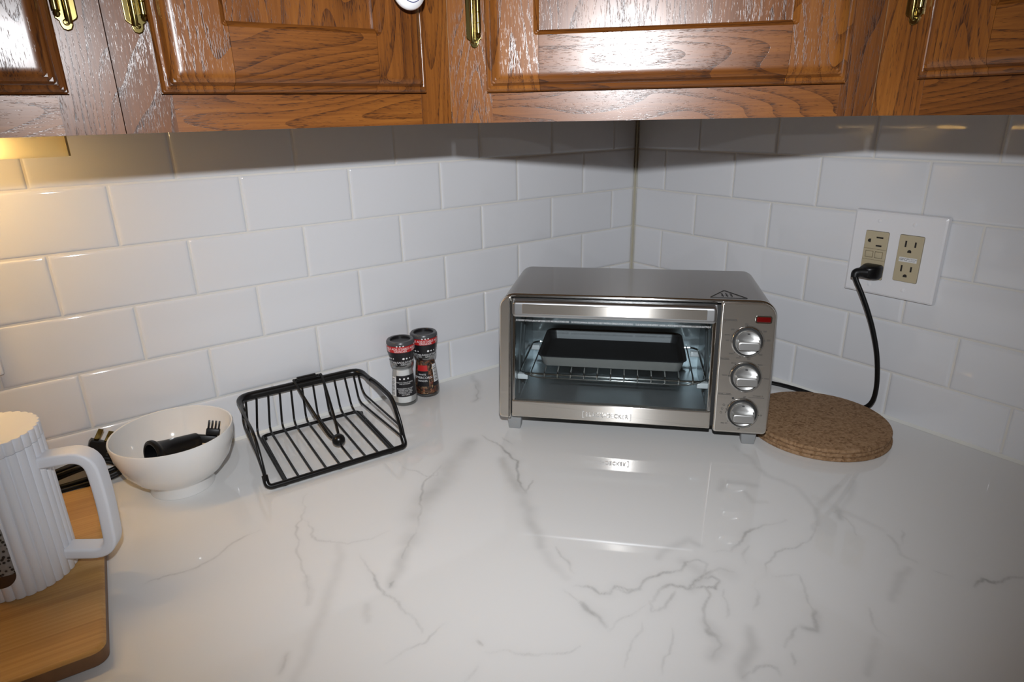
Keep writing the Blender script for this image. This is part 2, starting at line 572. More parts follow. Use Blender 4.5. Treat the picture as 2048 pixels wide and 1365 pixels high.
_tile_meshes = {}
def tile_mesh(w, h):
    key = (round(w, 4), round(h, 4))
    if key in _tile_meshes: return _tile_meshes[key]
    e = [0, .0009, .0026, .0052]; dep = [.0024, .0010, .0003, 0.0]
    if w < .012: e = [v * w / .014 for v in e]
    xs = [-w / 2 + v for v in e] + [w / 2 - v for v in reversed(e)]
    zs = [-h / 2 + v for v in e] + [h / 2 - v for v in reversed(e)]
    def depth(i, j):
        k = min(i, 7 - i, j, 7 - j)
        return dep[k]
    vs = [(xs[i], depth(i, j), zs[j]) for j in range(8) for i in range(8)]
    fs = [(j * 8 + i, j * 8 + i + 1, (j + 1) * 8 + i + 1, (j + 1) * 8 + i) for j in range(7) for i in range(7)]
    me = bpy.data.meshes.new('tile')
    me.from_pydata(vs, [], fs)
    for p in me.polygons: p.use_smooth = True
    me.materials.append(M['tile'])
    _tile_meshes[key] = me
    return me


rows = []
for r in range(-1, 5):
    zt = ZA - r * PZ if r >= 0 else CAB_Z + .0005
    zb = ZA - (r + 1) * PZ if r < 4 else 0.0015
    rows.append((r, zb + GAP / 2, zt - GAP / 2))
for r, zb, zt in rows:
    # left wall: joints run along x
    half = (r % 2 == 1)
    k0 = 5.5 if half else 5.0
    joints = [-(.0625 + (5.5 - (k0 - i)) * PX) for i in range(0, 10)]
    ends = [-.0022] + joints
    for a, b_ in zip(ends[:-1], ends[1:]):
        w = a - b_ - GAP
        o = link('tile', tile_mesh(w, zt - zb), None, wall_left)
        o.location = ((a + b_) / 2, rng.uniform(-.0002, .0002), (zt + zb) / 2)
        o.rotation_euler = (rng.uniform(-.002, .002), 0, rng.uniform(-.0015, .0015))
    # right wall: joints run along -y
    m0 = 0.0 if half else -.5
    joints = [-(.1549 + (m0 + i) * PX) for i in range(0, 8)]
    ends = [-.0022] + joints
    for a, b_ in zip(ends[:-1], ends[1:]):
        w = a - b_ - GAP
        o = link('tile', tile_mesh(w, zt - zb), None, wall_right)
        o.location = (rng.uniform(-.0002, .0002), (a + b_) / 2, (zt + zb) / 2)
        o.rotation_euler = (0, rng.uniform(-.002, .002), -PI / 2 + rng.uniform(-.0015, .0015))

o = MB().prism([(-.0046, -.0046), (-.003, -.0004), (0.0014, 0.0014), (-.0004, -.003)], .0005, CAB_Z, axis='z').build('trim_1', M['caulk'])
prop(o, 'yellowed caulk bead in the tiled corner', kind='structure')
o = MB().add([(-1.45, -.0034, .0002), (0, -.0034, .0002), (0, .001, .0042), (-1.45, .001, .0042), (-1.45, .001, .0002), (0, .001, .0002)],
             [(0, 1, 2, 3), (3, 2, 5, 4), (0, 3, 4), (1, 5, 2), (0, 4, 5, 1)]).build('trim_2', M['caulk_white'])
prop(o, 'white caulk line along the left backsplash', kind='structure')
o = MB().add([(-.0034, -1.1, .0002), (-.0034, 0, .0002), (.001, 0, .0042), (.001, -1.1, .0042), (.001, -1.1, .0002), (.001, 0, .0002)],
             [(0, 1, 2, 3), (3, 2, 5, 4), (0, 3, 4), (1, 5, 2), (0, 4, 5, 1)]).build('trim_3', M['caulk_white'])
prop(o, 'white caulk line along the right backsplash', kind='structure')

# ================================================================ countertop with its veins
VEINS = [
 ('s', 0.016, 0.55, [(-0.55, -0.22), (-0.574, -0.238), (-0.611, -0.263), (-0.648, -0.296), (-0.673, -0.31), (-0.699, -0.333), (-0.713, -0.356), (-0.729, -0.376)]),
 ('s', 0.007, 0.45, [(-0.729, -0.376), (-0.746, -0.393), (-0.767, -0.417), (-0.779, -0.43)]),
 ('s', 0.008, 0.5, [(-0.542, -0.29), (-0.561, -0.339), (-0.57, -0.378), (-0.587, -0.413), (-0.602, -0.44), (-0.617, -0.474)]),
 ('s', 0.006, 0.3, [(-0.617, -0.474), (-0.625, -0.501), (-0.627, -0.53)]),
 ('s', 0.006, 0.3, [(-0.798, -0.333), (-0.802, -0.355), (-0.82, -0.384), (-0.841, -0.411), (-0.858, -0.437), (-0.873, -0.455), (-0.885, -0.474), (-0.898, -0.488)]),
 ('s', 0.004, 0.35, [(-0.844, -0.363), (-0.848, -0.388), (-0.856, -0.404)]),
 ('s', 0.004, 0.4, [(-0.81, -0.441), (-0.818, -0.461)]),
 ('s', 0.004, 0.3, [(-0.905, -0.472), (-0.893, -0.455)]),
 ('s', 0.005, 0.4, [(-0.528, -0.565), (-0.504, -0.561), (-0.477, -0.564), (-0.476, -0.578)]),
 ('s', 0.006, 0.5, [(-0.536, -0.684), (-0.552, -0.699), (-0.574, -0.706), (-0.588, -0.714)]),
 ('s', 0.006, 0.45, [(-0.288, -0.632), (-0.306, -0.645)]),
 ('s', 0.005, 0.35, [(-0.334, -0.733), (-0.365, -0.737), (-0.394, -0.744)]),
 ('s', 0.004, 0.3, [(-0.456, -0.76), (-0.483, -0.769), (-0.501, -0.775)]),
 ('s', 0.005, 0.35, [(-0.468, -0.709), (-0.489, -0.723), (-0.496, -0.713)]),
 ('s', 0.006, 0.35, [(-0.367, -0.522), (-0.346, -0.513), (-0.332, -0.53), (-0.323, -0.543)]),
 ('s', 0.004, 0.3, [(-0.346, -0.544), (-0.357, -0.563), (-0.345, -0.573)]),
 ('s', 0.004, 0.3, [(-0.258, -0.464), (-0.272, -0.504), (-0.291, -0.536), (-0.286, -0.577), (-0.31, -0.616), (-0.338, -0.635)]),
 ('s', 0.004, 0.3, [(-0.284, -0.635), (-0.215, -0.614)]),
 ('s', 0.004, 0.25, [(-0.3, -0.613), (-0.241, -0.606)]),
 ('s', 0.008, 0.4, [(-0.562, -0.655), (-0.569, -0.672), (-0.573, -0.681), (-0.591, -0.685)]),
 ('s', 0.01, 0.3, [(-0.49, -0.619), (-0.487, -0.629)]),
 ('s', 0.008, 0.3, [(-0.512, -0.585), (-0.507, -0.614), (-0.538, -0.618)]),
 ('s', 0.006, 0.4, [(-0.415, -0.012), (-0.422, -0.039), (-0.444, -0.077), (-0.459, -0.099), (-0.471, -0.105)]),
 ('f', 0.0011, 0.55, [(-0.617, -0.252), (-0.642, -0.268), (-0.654, -0.274), (-0.668, -0.292), (-0.686, -0.317), (-0.704, -0.349), (-0.717, -0.367), (-0.73, -0.375), (-0.742, -0.388), (-0.75, -0.398)]),
 ('f', 0.0009, 0.35, [(-0.671, -0.191), (-0.662, -0.227), (-0.651, -0.248), (-0.648, -0.266), (-0.635, -0.273), (-0.617, -0.255)]),
 ('f', 0.0014, 0.85, [(-0.526, -0.215), (-0.523, -0.252), (-0.527, -0.288), (-0.541, -0.323), (-0.557, -0.348), (-0.566, -0.379)]),
 ('f', 0.0011, 0.5, [(-0.566, -0.376), (-0.554, -0.368), (-0.541, -0.36)]),
 ('f', 0.0011, 0.45, [(-0.506, -0.238), (-0.506, -0.254), (-0.506, -0.265)]),
 ('f', 0.0012, 0.6, [(-0.604, -0.484), (-0.61, -0.5), (-0.609, -0.509), (-0.616, -0.523), (-0.617, -0.53)]),
 ('f', 0.0014, 0.85, [(-0.629, -0.543), (-0.618, -0.552), (-0.616, -0.567), (-0.608, -0.573), (-0.596, -0.569), (-0.59, -0.58), (-0.579, -0.588)]),
 ('f', 0.001, 0.4, [(-0.641, -0.541), (-0.639, -0.564)]),
 ('f', 0.0022, 0.8, [(-0.639, -0.564), (-0.639, -0.586), (-0.641, -0.603)]),
 ('f', 0.0011, 0.35, [(-0.791, -0.209), (-0.802, -0.238), (-0.814, -0.26), (-0.827, -0.279), (-0.835, -0.308), (-0.841, -0.337), (-0.844, -0.363), (-0.85, -0.387), (-0.857, -0.402)]),
 ('f', 0.0011, 0.4, [(-0.814, -0.26), (-0.811, -0.281), (-0.816, -0.301), (-0.801, -0.324), (-0.788, -0.338), (-0.775, -0.341), (-0.758, -0.345), (-0.731, -0.34)]),
 ('f', 0.0013, 0.6, [(-0.785, -0.363), (-0.787, -0.39), (-0.786, -0.406), (-0.79, -0.421), (-0.787, -0.442), (-0.783, -0.456), (-0.784, -0.474), (-0.78, -0.487), (-0.783, -0.506)]),
 ('f', 0.0011, 0.6, [(-0.781, -0.432), (-0.778, -0.427), (-0.773, -0.425)]),
 ('f', 0.0009, 0.3, [(-0.827, -0.518), (-0.808, -0.515), (-0.786, -0.518), (-0.758, -0.509)]),
 ('f', 0.0011, 0.45, [(-0.747, -0.544), (-0.746, -0.552)]),
 ('f', 0.0011, 0.4, [(-0.749, -0.56), (-0.73, -0.572), (-0.725, -0.58), (-0.7, -0.599), (-0.676, -0.606)]),
 ('f', 0.0011, 0.4, [(-0.762, -0.569), (-0.78, -0.576)]),
 ('f', 0.0011, 0.35, [(-0.905, -0.472), (-0.893, -0.455)]),
 ('f', 0.0011, 0.5, [(-0.861, -0.25), (-0.885, -0.254), (-0.91, -0.269), (-0.936, -0.277), (-0.966, -0.271), (-0.984, -0.271)]),
 ('f', 0.0013, 0.6, [(-0.615, -0.567), (-0.601, -0.57), (-0.593, -0.583), (-0.579, -0.586), (-0.554, -0.582), (-0.537, -0.587), (-0.524, -0.593), (-0.511, -0.587), (-0.497, -0.592), (-0.494, -0.603), (-0.509, -0.612), (-0.531, -0.612)]),
 ('f', 0.0016, 0.7, [(-0.584, -0.605), (-0.563, -0.599), (-0.548, -0.602), (-0.541, -0.615), (-0.533, -0.614), (-0.509, -0.612), (-0.489, -0.615), (-0.482, -0.628)]),
 ('f', 0.0013, 0.6, [(-0.584, -0.605), (-0.593, -0.615), (-0.579, -0.619), (-0.559, -0.612), (-0.553, -0.61)]),
 ('f', 0.0013, 0.6, [(-0.538, -0.618), (-0.525, -0.623), (-0.518, -0.632), (-0.505, -0.627), (-0.506, -0.618), (-0.517, -0.614), (-0.538, -0.618)]),
 ('f', 0.0013, 0.55, [(-0.525, -0.623), (-0.528, -0.633), (-0.549, -0.642), (-0.564, -0.657), (-0.569, -0.672), (-0.573, -0.681), (-0.591, -0.685)]),
 ('f', 0.002, 0.7, [(-0.566, -0.659), (-0.571, -0.666), (-0.567, -0.674)]),
 ('f', 0.001, 0.45, [(-0.511, -0.637), (-0.532, -0.658), (-0.542, -0.663)]),
 ('f', 0.0013, 0.65, [(-0.473, -0.594), (-0.458, -0.605), (-0.429, -0.6), (-0.404, -0.596), (-0.382, -0.602), (-0.358, -0.608)]),
 ('f', 0.0011, 0.5, [(-0.463, -0.627), (-0.45, -0.615), (-0.433, -0.611)]),
 ('f', 0.0011, 0.5, [(-0.486, -0.653), (-0.464, -0.65), (-0.446, -0.64), (-0.419, -0.635), (-0.395, -0.644), (-0.365, -0.644), (-0.338, -0.635)]),
 ('f', 0.0014, 0.5, [(-0.486, -0.653), (-0.5, -0.668), (-0.513, -0.672)]),
 ('f', 0.0011, 0.4, [(-0.457, -0.655), (-0.433, -0.67), (-0.454, -0.692), (-0.468, -0.709)]),
 ('f', 0.0018, 0.7, [(-0.468, -0.709), (-0.489, -0.723), (-0.496, -0.713)]),
 ('f', 0.0013, 0.55, [(-0.499, -0.709), (-0.511, -0.712), (-0.53, -0.716)]),
 ('f', 0.0013, 0.5, [(-0.588, -0.714), (-0.569, -0.715), (-0.556, -0.725), (-0.561, -0.732)]),
 ('f', 0.0011, 0.45, [(-0.531, -0.724), (-0.542, -0.733)]),
 ('f', 0.0022, 0.6, [(-0.3, -0.634), (-0.292, -0.635), (-0.306, -0.645)]),
 ('f', 0.001, 0.4, [(-0.296, -0.637), (-0.303, -0.653), (-0.322, -0.672)]),
 ('f', 0.0018, 0.6, [(-0.294, -0.693), (-0.302, -0.706), (-0.317, -0.717), (-0.317, -0.733)]),
 ('f', 0.0011, 0.4, [(-0.302, -0.71), (-0.274, -0.699)]),
 ('f', 0.0015, 0.7, [(-0.311, -0.785), (-0.291, -0.785), (-0.289, -0.794), (-0.273, -0.799), (-0.256, -0.809)]),
 ('f', 0.0009, 0.3, [(-0.317, -0.75), (-0.312, -0.765)]),
 ('f', 0.0011, 0.35, [(-0.422, -0.737), (-0.445, -0.756), (-0.445, -0.765)]),
 ('f', 0.0009, 0.35, [(-0.644, -0.609), (-0.612, -0.607), (-0.591, -0.606)]),
 ('f', 0.0009, 0.3, [(-0.61, -0.619), (-0.636, -0.631), (-0.661, -0.647)]),
 ('f', 0.0009, 0.3, [(-0.593, -0.641), (-0.611, -0.655), (-0.641, -0.672)]),
 ('f', 0.0011, 0.6, [(-0.432, -0.048), (-0.444, -0.077), (-0.459, -0.099), (-0.471, -0.105)]),
]


xs = np.concatenate([np.arange(-1.50, -1.16, .034), np.arange(-1.16, .0001, .002)])
ys = np.concatenate([np.arange(-1.12, -.93, .019), np.arange(-.93, .0001, .002)])
xs[-1] = 0.0; ys[-1] = 0.0
NX, NY = len(xs), len(ys)
GX, GY = np.meshgrid(xs, ys)
fine_d = np.full(GX.shape, 30.0); fine_s = np.zeros(GX.shape); soft = np.zeros(GX.shape)


def jitter(P, amp, depth=3):
    P = [np.array(p, float) for p in P]
    for _ in range(depth):
        Q = [P[0]]
        for a, b_ in zip(P[:-1], P[1:]):
            d = b_ - a; L_ = np.linalg.norm(d)
            nrm = np.array([-d[1], d[0]])
            Q += [(a + b_) / 2 + nrm * rng.normal(0, amp), b_]
        P = Q
    return P


for kind, w, s_, P in VEINS:
    P = jitter(P, .075 if kind == 'f' else .05)
    reach = .05 if kind == 'f' else .06
    n = len(P)
    for i in range(n - 1):
        a, b_ = P[i], P[i + 1]
        x0, x1 = min(a[0], b_[0]) - reach, max(a[0], b_[0]) + reach
        y0, y1 = min(a[1], b_[1]) - reach, max(a[1], b_[1]) + reach
        i0, i1 = np.searchsorted(xs, x0), np.searchsorted(xs, x1)
        j0, j1 = np.searchsorted(ys, y0), np.searchsorted(ys, y1)
        if i1 <= i0 or j1 <= j0: continue
        X = GX[j0:j1, i0:i1]; Y = GY[j0:j1, i0:i1]
        d = b_ - a; L2 = max(d @ d, 1e-12)
        t = np.clip(((X - a[0]) * d[0] + (Y - a[1]) * d[1]) / L2, 0, 1)
        D = np.hypot(X - a[0] - t * d[0], Y - a[1] - t * d[1])
        taper = .35 + .65 * math.sin(PI * min(1, max(0.0, (i + .5) / n)) ** .8)
        if kind == 'f':
            ww = w * (.58 + .45 * taper)
            dn = np.minimum(D / ww, 30)
            cur = fine_d[j0:j1, i0:i1]; st = fine_s[j0:j1, i0:i1]
            upd = dn < cur
            cur[upd] = dn[upd]; st[upd] = .92 * s_ * taper
            soft[j0:j1, i0:i1] = np.maximum(soft[j0:j1, i0:i1], .20 * s_ * taper * np.exp(-(D / (w * 5)) ** 2))
        else:
            soft[j0:j1, i0:i1] = np.maximum(soft[j0:j1, i0:i1], s_ * np.exp(-(D / (w * (.6 + .5 * taper))) ** 2))

# outline: L of two 0.65 m deep runs with a clipped inner corner
keep = ((GY > -.66) | (GX > -.66) | ((-GX - GY) < 1.62)) 
idx = np.arange(NX * NY).reshape(NY, NX)
quad_ok = keep[:-1, :-1] & keep[:-1, 1:] & keep[1:, :-1] & keep[1:, 1:]
q = np.stack([idx[:-1, :-1], idx[:-1, 1:], idx[1:, 1:], idx[1:, :-1]], -1)[quad_ok]
used = np.zeros(NX * NY, bool); used[q.ravel()] = True
remap = np.cumsum(used) - 1
verts = np.stack([GX.ravel(), GY.ravel(), np.zeros(NX * NY)], -1)[used]
q = remap[q]
# skirt: find boundary edges
e_all = np.concatenate([q[:, [0, 1]], q[:, [1, 2]], q[:, [2, 3]], q[:, [3, 0]]])
e_key = np.sort(e_all, 1)
uniq, inv, cnt = np.unique(e_key, axis=0, return_inverse=True, return_counts=True)
bnd = e_all[cnt[inv.ravel()] == 1]
bv = np.unique(bnd); nb = len(verts)
low = {int(v): nb + i for i, v in enumerate(bv)}
verts2 = np.concatenate([verts, verts[bv] - np.array([0, 0, .03])])
faces = q.tolist() + [[int(b_), int(a), low[int(a)], low[int(b_)]] for a, b_ in bnd]
me = bpy.data.meshes.new('countertop')
me.from_pydata(verts2.tolist(), [], faces)
def attr(name, arr):
    at = me.attributes.new(name, 'FLOAT', 'POINT')
    full = np.zeros(len(verts2), np.float32); full[:nb] = arr.ravel()[used]; full[nb:] = full[bv]
    at.data.foreach_set('value', full)
attr('fine_dist', fine_d); attr('fine_str', fine_s); attr('soft', soft)
me.materials.append(M['quartz'])
o = bpy.data.objects.new('countertop', me); COL.objects.link(o)
prop(o, 'polished white quartz countertop with grey veins running into the corner', 'countertop')


# ================================================================ wall cabinets
PROF_E = [0, .0012, .0030, .0050, .0060, .0066, .0085, .0115, .0140, .0155, .0180]
PROF_H = [.0060, .0088, .0104, .0110, .0104, .0125, .0165, .0188, .0196, .0200, .0200]
SW = .057        # door stile / rail width


def dheight(d_out, d_in):
    h = float(np.interp(d_out, PROF_E, PROF_H))
    if d_in < .005:
        h = min(h, .0135 + (.0065) * (max(d_in, 0) / .005) ** .7)
    return h


def grid_part(xs_, zs_, hf, name, mat, parent):
    n, k = len(xs_), len(zs_)
    vs = []; fs = []
    for j in range(k):
        for i in range(n):
            vs.append((xs_[i], -hf(xs_[i], zs_[j]), zs_[j]))
    for j in range(k - 1):
        for i in range(n - 1):
            a, b_, c, d = j * n + i, j * n + i + 1, (j + 1) * n + i + 1, (j + 1) * n + i
            # split mitred corners along the diagonal
            x, z = (xs_[i] + xs_[i + 1]) / 2, (zs_[j] + zs_[j + 1]) / 2
            if abs(vs[a][1] - vs[c][1]) > abs(vs[b_][1] - vs[d][1]): fs += [(a, b_, d), (b_, c, d)]
            else: fs += [(a, b_, c), (a, c, d)]
    m0 = len(vs)
    rim = [i for i in range(n)] + [j * n + n - 1 for j in range(1, k)] + [(k - 1) * n + i for i in range(n - 2, -1, -1)] + [j * n for j in range(k - 2, 0, -1)]
    vs += [(vs[i][0], -.0004, vs[i][2]) for i in rim]
    R = len(rim)
    for i in range(R):
        j = (i + 1) % R
        fs.append((rim[i], m0 + i, m0 + j, rim[j]))
    fs.append(tuple(m0 + i for i in range(R)))
    return MB().add(vs, fs).build(name, mat, parent, True, 22)


def make_door(cab, x0, x1, z0, z1, knob_x=None, knob_z=None):
    """frame-and-panel door; the recessed panel is the door object, stiles and rails hang on it"""
    W_, H_ = x1 - x0, z1 - z0
    pan = MB().box(x0 + SW - .006, x1 - SW + .006, -.0105, -.002, z0 + SW - .006, z1 - SW + .006).build('door', M['oak_v'], cab, False)
    prop(pan, 'recessed oak panel door with moulded edge')
    inn = [.0, .0015, .003, .005, .0075]
    def hst(x, z):
        u, w_ = x - x0, z - z0
        uu = min(u, W_ - u); ww = min(w_, H_ - w_)
        return dheight(min(uu, ww), max(SW - uu, SW - ww))
    zg = sorted(set([z0 + e for e in PROF_E] + [z1 - e for e in PROF_E] + [z0 + SW - e for e in inn] + [z1 - SW + e for e in inn]))
    for side in (0, 1):
        xg = [x0 + e for e in PROF_E] + [x0 + SW - e for e in reversed(inn)]
        if side: xg = [x0 + x1 - x for x in reversed(xg)]
        grid_part(xg, zg, hst, 'door_stile', M['oak_v'], pan)
    xr = [x0 + SW + .0003, x1 - SW - .0003]
    for top in (0, 1):
        zr = [z0 + e for e in PROF_E] + [z0 + SW - e for e in reversed(inn)]
        if top: zr = [z0 + z1 - z for z in reversed(zr)]
        grid_part(xr, zr, hst, 'door_rail', M['oak_h'], pan)
    if knob_x is not None:
        k = MB().lathe([(.0, .0), (.007, .0), (.0065, .006), (.007, .010), (.0125, .0125), (.0158, .016), (.0163, .0185), (.0150, .0215), (.010, .0240), (.004, .0250), (.0, .0252)], 40)
        k.map(lambda p: Vector((knob_x + p.x, -.0200 - p.z, knob_z + p.y)))
        kn = k.build('knob', M['porcelain'], pan, True, 60)
        prop(kn, 'round white porcelain knob with a thin blue ring')
        # the ring is glazed on: a hair-thin band lying on the knob face
        rg = MB().lathe([(.0098, .0241), (.0104, .0239), (.0104, .0243), (.0098, .0245)], 48, close=True)
        rg.map(lambda p: Vector((knob_x + p.x, -.0200 - p.z, knob_z + p.y)))
        ring = rg.build('knob_ring', M['blue_line'], pan)
    return pan


def make_hinge(cab, x, z, side):
    """brass hinge on the face frame; side = +1 when the door lies to the right"""
    s_ = side
    leaf = [(-.0085, .060), (-.0085, .0105), (-.0075, .0088), (-.0046, .0070), (-.0044, .0044), (-.0030, .0014), (.0, .0002), (.0030, .0014), (.0044, .0044), (.0046, .0070), (.0070, .0090), (.0070, .060)]
    mb = MB().prism([(x + s_ * a, z + b_) for a, b_ in leaf], -.0022, -.0001, .0007)
    h = mb.build('hinge', M['brass'], cab, True, 30)
    prop(h, 'polished brass cabinet hinge')
    MB().sweep([(x - s_ * .0018, -.0022, z + .006), (x - s_ * .0018, -.0034, z + .012), (x - s_ * .0018, -.0036, z + .060)], [(.0022 * math.cos(t * PI / 6), .0028 * math.sin(t * PI / 6)) for t in range(12)]).build('hinge_rib', M['brass'], h, True, 50)
    p = MB().lathe([(0, .0095), (.0016, .0100), (.0026, .0120), (.0020, .0135), (.0030, .0142), (.0030, .0230), (.0026, .0234), (.0030, .0238), (.0030, .0330), (.0026, .0334), (.0030, .0338), (.0030, .058), (0, .058)], 14)
    p.map(lambda v: Vector((x + s_ * .0052 + v.x, -.0052 + v.y, z + v.z)))
    p.build('hinge_pin', M['brass'], h, True, 40)
    sc_ = MB().lathe([(.0024, 0), (.0024, .0006), (.0016, .0013), (.0, .0015)], 14)
    sc_.map(lambda v: Vector((x + v.x, -.0022 - v.z, z + .0062 + v.y)))
    sc_.box(x - .0018, x + .0018, -.0042, -.0030, z + .0059, z + .0065)
    sc_.build('screw', M['brass'], h, True, 30)
    return h


CH = .76          # cabinet height


def make_cabinet(name, loc, rz, width, label, stl, strr, depth=None, foot=None):
    c = empty(name, (loc[0], loc[1], CAB_Z), rz)
    prop(c, label, 'cabinet', 'oak wall cabinets above the backsplash')
    if foot is None:
        foot = [(.001, .0185), (width - .001, .0185), (width - .001, .300), (.001, .300)]
    MB().prism(foot, .012, CH, axis='z').build('body', M['carcass'], c, False)
    MB().box(.0003, stl, 0, .019, 0, CH).build('frame_stile', M['oak_v'], c, False)
    MB().box(width - strr, width - .0003, 0, .019, 0, CH).build('frame_stile', M['oak_v'], c, False)
    for z0, z1 in ((0, .040), (CH - .045, CH)):
        MB().box(stl, width - strr, .0002, .019, z0, z1).build('frame_rail', M['oak_h'], c, False)
    return c


DZ0, DZ1 = .0308, .735
XA, XB = -.9169, -.605
# left: the cabinet that carries the lamp
c1 = make_cabinet('wall_cabinet', (-1.377, -.305), 0, .46, 'oak wall cabinet above the white pitcher, with a lamp under it', .04, .042)
make_door(c1, .032, .46 - .0336, DZ0, DZ1)
make_hinge(c1, .46 - .0245, .0755, -1)
# middle of the left run
W2 = XB - XA
c2 = make_cabinet('wall_cabinet', (XA, -.305), 0, W2, 'narrow oak wall cabinet with a white knob above the bowl and wire basket', .0396, .036)
make_door(c2, .0312, .2791, DZ0, DZ1, knob_x=.2495, knob_z=.1185)
make_hinge(c2, .0235, .0755, 1)
# diagonal corner cabinet
WD = math.hypot(.30, .30)
t45 = lambda x, y: ((x + .605) * math.cos(PI / 4) - (y + .305) * math.sin(PI / 4), (x + .605) * math.sin(PI / 4) + (y + .305) * math.cos(PI / 4))
foot = [t45(-.603, -.290), t45(-.290, -.603), t45(-.006, -.603), t45(-.006, -.006), t45(-.603, -.006)]
foot = [(p[0], max(p[1], .0195)) for p in foot]
c3 = make_cabinet('corner_cabinet', (-.605, -.305), -PI / 4, WD, 'diagonal corner oak wall cabinet above the toaster oven', .0452, .0315, foot=foot)
make_door(c3, .0407, .3948, DZ0 - .0005, DZ1)
make_hinge(c3, .0285, .0735, 1)
# right run
c4 = make_cabinet('wall_cabinet', (-.305, -.605), -PI / 2, .46, 'oak wall cabinet at the right, above the wall outlets', .044, .04)
make_door(c4, .040, .43, DZ0 + .0010, DZ1)
make_hinge(c4, .0262, .0775, 1)

# ================================================================ lamp under the left cabinet
lamp = empty('under_cabinet_light', (-1.17, -.09, CAB_Z))
prop(lamp, 'glowing warm strip light fixed under the left oak cabinet', 'lamp')
lx0, lx1 = -.205, .2155
MB().box(lx0, lx1, -.038, .040, -.0020, .0118).build('housing', M['amber'], lamp, False)
MB().box(lx0, lx1, .037, .040, -.0060, -.0020).build('back_reflector', M['amber'], lamp, False)
mt = bpy.data.materials.new('lamp_diffuser'); mt.use_nodes = True; nt = mt.node_tree; nt.nodes.clear()
out = node(nt, 'ShaderNodeOutputMaterial'); tl = node(nt, 'ShaderNodeBsdfTranslucent'); tl.inputs[0].default_value = (1.0, .96, .80, 1)
df = node(nt, 'ShaderNodeBsdfDiffuse'); df.inputs[0].default_value = (.85, .76, .48, 1)
mxs = node(nt, 'ShaderNodeMixShader'); mxs.inputs[0].default_value = .8
nt.links.new(df.outputs[0], mxs.inputs[1]); nt.links.new(tl.outputs[0], mxs.inputs[2]); nt.links.new(mxs.outputs[0], out.inputs[0])
MB().box(lx0, lx1, -.0400, -.0388, -.0230, .0020).build('diffuser', mt, lamp, False)
MB().box(lx1 + .0003, lx1 + .0022, -.0405, -.022, -.0225, -.0025).build('end_cap', M['amber'], lamp, False)
tube_mat = plain('lamp_tube', (.9, .8, .6), .5, emit=(1.0, .68, .33), estr=34)
MB().tube([(lx0 + .01, -.022, -.0110), (.150, -.022, -.0110)], .0055, 12).build('tube', tube_mat, lamp)

# ================================================================ toaster oven
OV = (-.3569, -.3493, 0.0)
ORZ = math.radians(-46.1)
oven = empty('toaster_oven', OV, ORZ)
prop(oven, 'stainless steel toaster oven with glass door and three dials in the corner', 'toaster oven')


def yf(z):                                     # the front leans back a little
    return -.012 + (z - .026) / .178 * .024


def lean(mb):
    return mb.map(lambda p: Vector((p.x, p.y + yf(p.z), p.z)))


HW = .190
ZB, ZT = .028, .2090
# wrap-around shell: inverted U, open to front and back
def shell_profile(hw, zt, r, zb):
    out = [(-hw, zb)]
    for i in range(9):
        a = PI - .5 * PI * i / 8
        out.append((-hw + r + r * math.cos(a), zt - r + r * math.sin(a)))
    for i in range(9):
        a = .5 * PI - .5 * PI * i / 8
        out.append((hw - r + r * math.cos(a), zt - r + r * math.sin(a)))
    out.append((hw, zb))
    return out
po = shell_profile(HW, ZT, .021, ZB); pi_ = shell_profile(HW - .0022, ZT - .0022, .019, ZB)
n = len(po); vs = []; fs = []
ystations = [('f', .004), ('b', .182), ('b', .189), ('b2', .193)]
for kind, y in ystations:
    for ring, q_ in ((po, 0), (pi_, 1)):
        for (x, z) in ring:
            if kind == 'f': vs.append((x, yf(z) + y, z))
            elif kind == 'b2': vs.append((x * .985, y, z - (.004 if z > .1 else 0)))
            else: vs.append((x, y, z))
S = len(ystations)
for s_ in range(S - 1):
    for i in range(n - 1):
        a = s_ * 2 * n + i; b_ = (s_ + 1) * 2 * n + i
        fs.append((a, a + 1, b_ + 1, b_))
        fs.append((a + n, b_ + n, b_ + n + 1, a + n + 1))
for i in range(n - 1):
    fs.append((i, i + n, i + n + 1, i + 1))
    e = (S - 1) * 2 * n
    fs.append((e + i, e + i + 1, e + i + n + 1, e + i + n))
MB().add(vs, fs).build('shell', M['steel_top'], oven, True, 35)
# polished lip around the front opening
lip = [(x, yf(z) + .0025, z) for x, z in shell_profile(HW - .0012, ZT - .0012, .0205, ZB + .003)]
MB().tube(lip, .0030, 8).build('front_lip', M['chrome'], oven, True, 60)
# base, back
MB().box(-HW + .003, HW - .003, .002, .186, ZB - .001, ZB + .004).build('base_plate', M['zinc'], oven, False)
MB().prism(shell_profile(HW - .004, ZT - .006, .020, ZB + .004), .185, .189).build('back_plate', M['zinc'], oven, False)
# left front column, control panel
lean(MB().prism(rrect(-HW + .0003, -.1722, ZB - .002, ZT - .0012, (.006, .001, .001, .0165), 6), -.005, .006, .0026)).build('side_column', M['steel'], oven, True, 50)
panel = lean(MB().prism(rrect(.1175, HW - .0003, ZB - .003, ZT - .0012, (.004, .006, .0195, .004), 6), -.004, .006, .0022)).build('control_panel', M['steel'], oven, True, 50)
lean(MB().box(-.1722, -.1700, .0020, .008, ZB + .003, ZT - .006)).build('door_gap', M['dark_gap'], oven, False)
lean(MB().box(.1130, .1176, .0020, .008, ZB + .003, ZT - .006)).build('door_gap', M['dark_gap'], oven, False)

